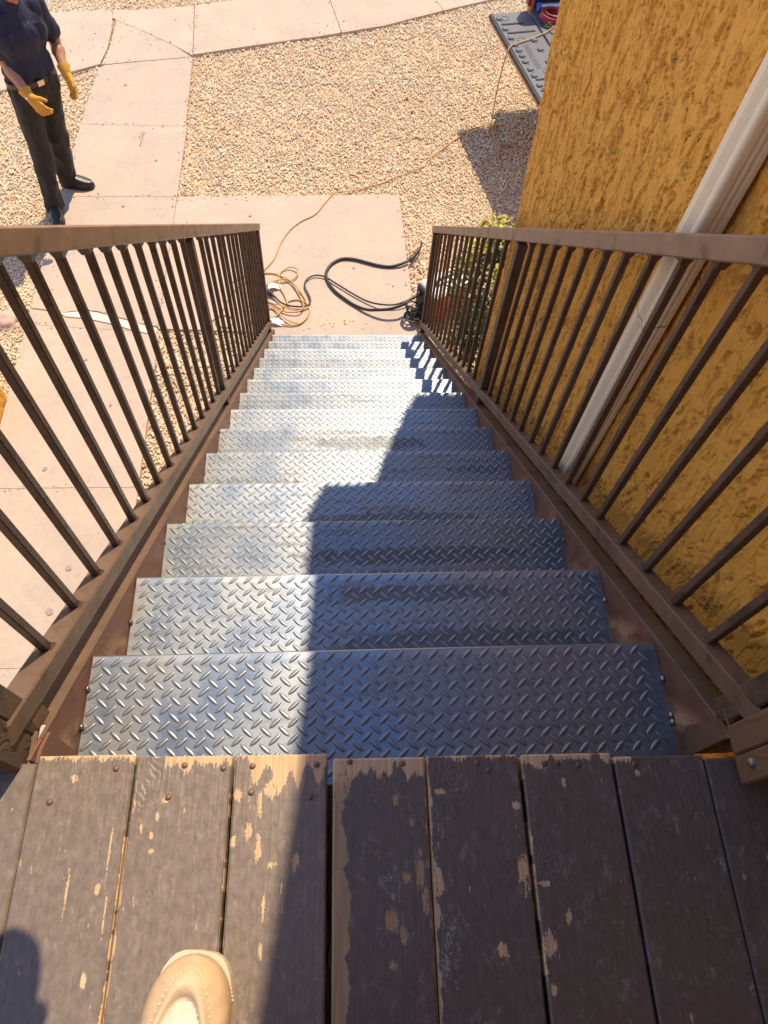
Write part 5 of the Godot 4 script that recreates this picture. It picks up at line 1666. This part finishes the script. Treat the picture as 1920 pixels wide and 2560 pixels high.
	single("cable_coil", hp.mesh(), M.rubber, "small coil of thin black cable beside the welder at the stair foot", "cable")

func welder() -> void:
	var a := Vector3(0.87, 0, -0.5).normalized()
	var bs := Basis(a, Vector3.UP, a.cross(Vector3.UP))
	var root := thing("welding_machine", "red welding machine with white lid behind the right railing foot", "welder", Vector3(0.785, G, -3.89))
	root.transform.basis = bs
	var I := Transform3D()
	var b := Buf.new(); b.box(Vector3(0.0, 0.12, 0.0), Vector3(0.33, 0.21, 0.2), 0.012)
	var body := local_part(root, "case", b.mesh(), M.red, I)
	for k in 6:
		var v := Buf.new(); v.box(Vector3(-0.09 + k * 0.024, 0.07, 0.1005), Vector3(0.012, 0.05, 0.003), 0.0)
		local_part(body, "vent", v.mesh(), M.liner_dark, I)
	var l := Buf.new(); l.box(Vector3(0.0, 0.243, 0.0), Vector3(0.35, 0.04, 0.215), 0.014)
	local_part(root, "lid", l.mesh(), M.white_paint, I)
	var f := Buf.new(); f.box(Vector3(-0.183, 0.125, 0.0), Vector3(0.03, 0.24, 0.21), 0.01)
	var panel := local_part(root, "front_panel", f.mesh(), M.liner_dark, I)
	for q in [[0.19, -0.05], [0.19, 0.05], [0.12, 0.0]]:
		var k := Buf.new()
		k.tube([Vector3(-0.196, q[0], q[1]), Vector3(-0.222, q[0], q[1])], 0.022, 14, 0.018)
		local_part(panel, "knob", k.mesh(), M.rubber, I)
	var sr := Buf.new()
	for k in 5: sr.tube([Vector3(-0.2 - k * 0.012, 0.075 + k * 0.001, 0.05), Vector3(-0.208 - k * 0.012, 0.075 + k * 0.001, 0.05)], 0.021 - k * 0.0015, 12)
	local_part(panel, "strain_relief", sr.mesh(), M.rubber, I)
	var h := Buf.new()
	h.tube([Vector3(-0.1, 0.255, 0), Vector3(-0.09, 0.295, 0), Vector3(-0.06, 0.305, 0), Vector3(0.06, 0.305, 0), Vector3(0.09, 0.295, 0), Vector3(0.1, 0.255, 0)], 0.011, 10)
	local_part(root, "handle", h.mesh(), M.liner_dark, I)
	var ft := Buf.new()
	for sx in [-1, 1]:
		for sz in [-1, 1]: ft.box(Vector3(sx * 0.14, 0.004, sz * 0.08), Vector3(0.03, 0.024, 0.03), 0.004)
	local_part(root, "feet", ft.mesh(), M.rubber, I)

func shrub() -> void:
	var root := thing("leafy_shrub", "narrow green shrub with yellow new shoots growing at the wall corner", "shrub", Vector3(0.92, G, -3.3))
	var r6 := RandomNumberGenerator.new(); r6.seed = 5
	var lb := Buf.new()
	var P := PackedVector3Array()
	for i in 6:
		var t := i / 5.0
		var w := 0.3 * pow(sin(PI * clampf(t * 0.94 + 0.04, 0, 1)), 0.8)
		for j in 3: P.append(Vector3((j - 1) * w, 0.10 * absf(j - 1.0) * w * 3.0 - 0.25 * t * t, -t))
	lb.grid(P, 6, 3)
	var leaf := lb.mesh()
	var sets := [["leaves", M.leaf, 1700], ["yellow_shoots", M.leaf_yellow, 190]]
	for sset in sets:
		var mm := MultiMesh.new()
		mm.transform_format = MultiMesh.TRANSFORM_3D
		mm.use_colors = true
		mm.mesh = leaf
		mm.instance_count = sset[2]
		for i in sset[2]:
			var yl: bool = sset[0] == "yellow_shoots"
			var h: float = r6.randf_range(0.1, 1.12) if not yl else 1.0 + 0.2 * pow(r6.randf(), 1.2)
			var clump := 0.75 + 0.35 * sin(h * 9.0 + 1.0)
			var rad: float = (0.25 if h < 0.9 else 0.25 - (h - 0.9) * 0.6) * clump
			var an := r6.randf() * TAU
			var rr := rad * sqrt(r6.randf_range(0.15, 1.0))
			var p := Vector3(0.92 + cos(an) * rr * 0.85, G + h, -3.3 + sin(an) * rr * 1.25)
			if yl:
				var tip: Array = [[0.88, -3.2, 0.0], [0.95, -3.38, -0.1], [0.8, -3.25, -0.16], [0.9, -3.05, -0.2], [1.0, -3.22, -0.05]][i % 5]
				p = Vector3(tip[0] + r6.randfn() * 0.035, G + 1.33 + tip[2] - absf(r6.randfn()) * 0.07, tip[1] + r6.randfn() * 0.035)
				an = r6.randf() * TAU
			var sc: float = r6.randf_range(0.026, 0.05)
			var bs := Basis(Vector3.UP, -an - PI / 2 + r6.randf_range(-0.7, 0.7)) * Basis(Vector3.RIGHT, r6.randf_range(-0.2, 0.9)) * Basis(Vector3.BACK, r6.randf_range(-0.6, 0.6))
			mm.set_instance_transform(i, Transform3D(bs * Basis.from_scale(Vector3.ONE * sc), p))
			var v := r6.randf_range(0.55, 1.5)
			mm.set_instance_color(i, Color(v * r6.randf_range(0.85, 1.35), v, v * 0.9))
		var mi := MultiMeshInstance3D.new()
		mi.name = sset[0]; mi.multimesh = mm; mi.material_override = sset[1]
		mi.position = -root.position
		mi.set_meta("kind", "stuff")
		root.add_child(mi, true)
	for k in 7:
		var a := TAU * k / 7.0
		var b := Buf.new()
		var pts := []
		for i in 8: pts.append(Vector3(0.92 + cos(a) * (0.02 + 0.012 * i) + 0.01 * sin(i * 2.0 + k), G - 0.03 + i * 0.175, -3.3 + sin(a) * (0.02 + 0.016 * i)))
		b.tube(pts, 0.008, 6, 0.002)
		part(root, "stem", b.mesh(), M.bark)

func small_things() -> void:
	# a withered leaf caught on the stucco
	var lb := Buf.new()
	var P := PackedVector3Array()
	for i in 6:
		var t := i / 5.0
		for j in 3: P.append(Vector3(WX - 0.006 - 0.006 * sin(PI * t), -0.768 + t * 0.012 + (j - 1) * 0.011 * sin(PI * clampf(t, 0.05, 0.95)), -1.64 + t * 0.085))
	lb.grid(P, 6, 3)
	single("dry_leaf", lb.mesh(), M.dry_leaf, "single withered tan leaf caught against the ochre stucco", "leaf")
	# two pinkish rocks half sunk in the gravel left of the walk
	var n := noise(401, 1.0, 3)
	var k := 0
	for q in [[-2.47, -3.74, 0.085, 0.05, "larger of two pinkish rocks half sunk in the gravel beside the walkway"], [-2.52, -3.5, 0.055, 0.035, "smaller of two pinkish rocks half sunk in the gravel beside the walkway"]]:
		var b := Buf.new()
		var PP := PackedVector3Array()
		for i in 13:
			for j in 18:
				var th := PI * i / 12.0; var a := -TAU * j / 18.0
				var dv := Vector3(sin(th) * cos(a), -cos(th), sin(th) * sin(a))
				var rr := 1.0 + n.get_noise_3d(dv.x * 1.6 + k * 9.0, dv.y * 1.6, dv.z * 1.6) * 0.5
				PP.append(Vector3(q[0] + dv.x * q[2] * rr, G - 0.03 + dv.y * q[3] * rr, q[1] + dv.z * q[2] * 1.2 * rr))
		b.grid(PP, 13, 18, true)
		single("rock", b.mesh(), M.rock, q[4], "rock").set_meta("group", "rocks in the gravel")
		k += 1
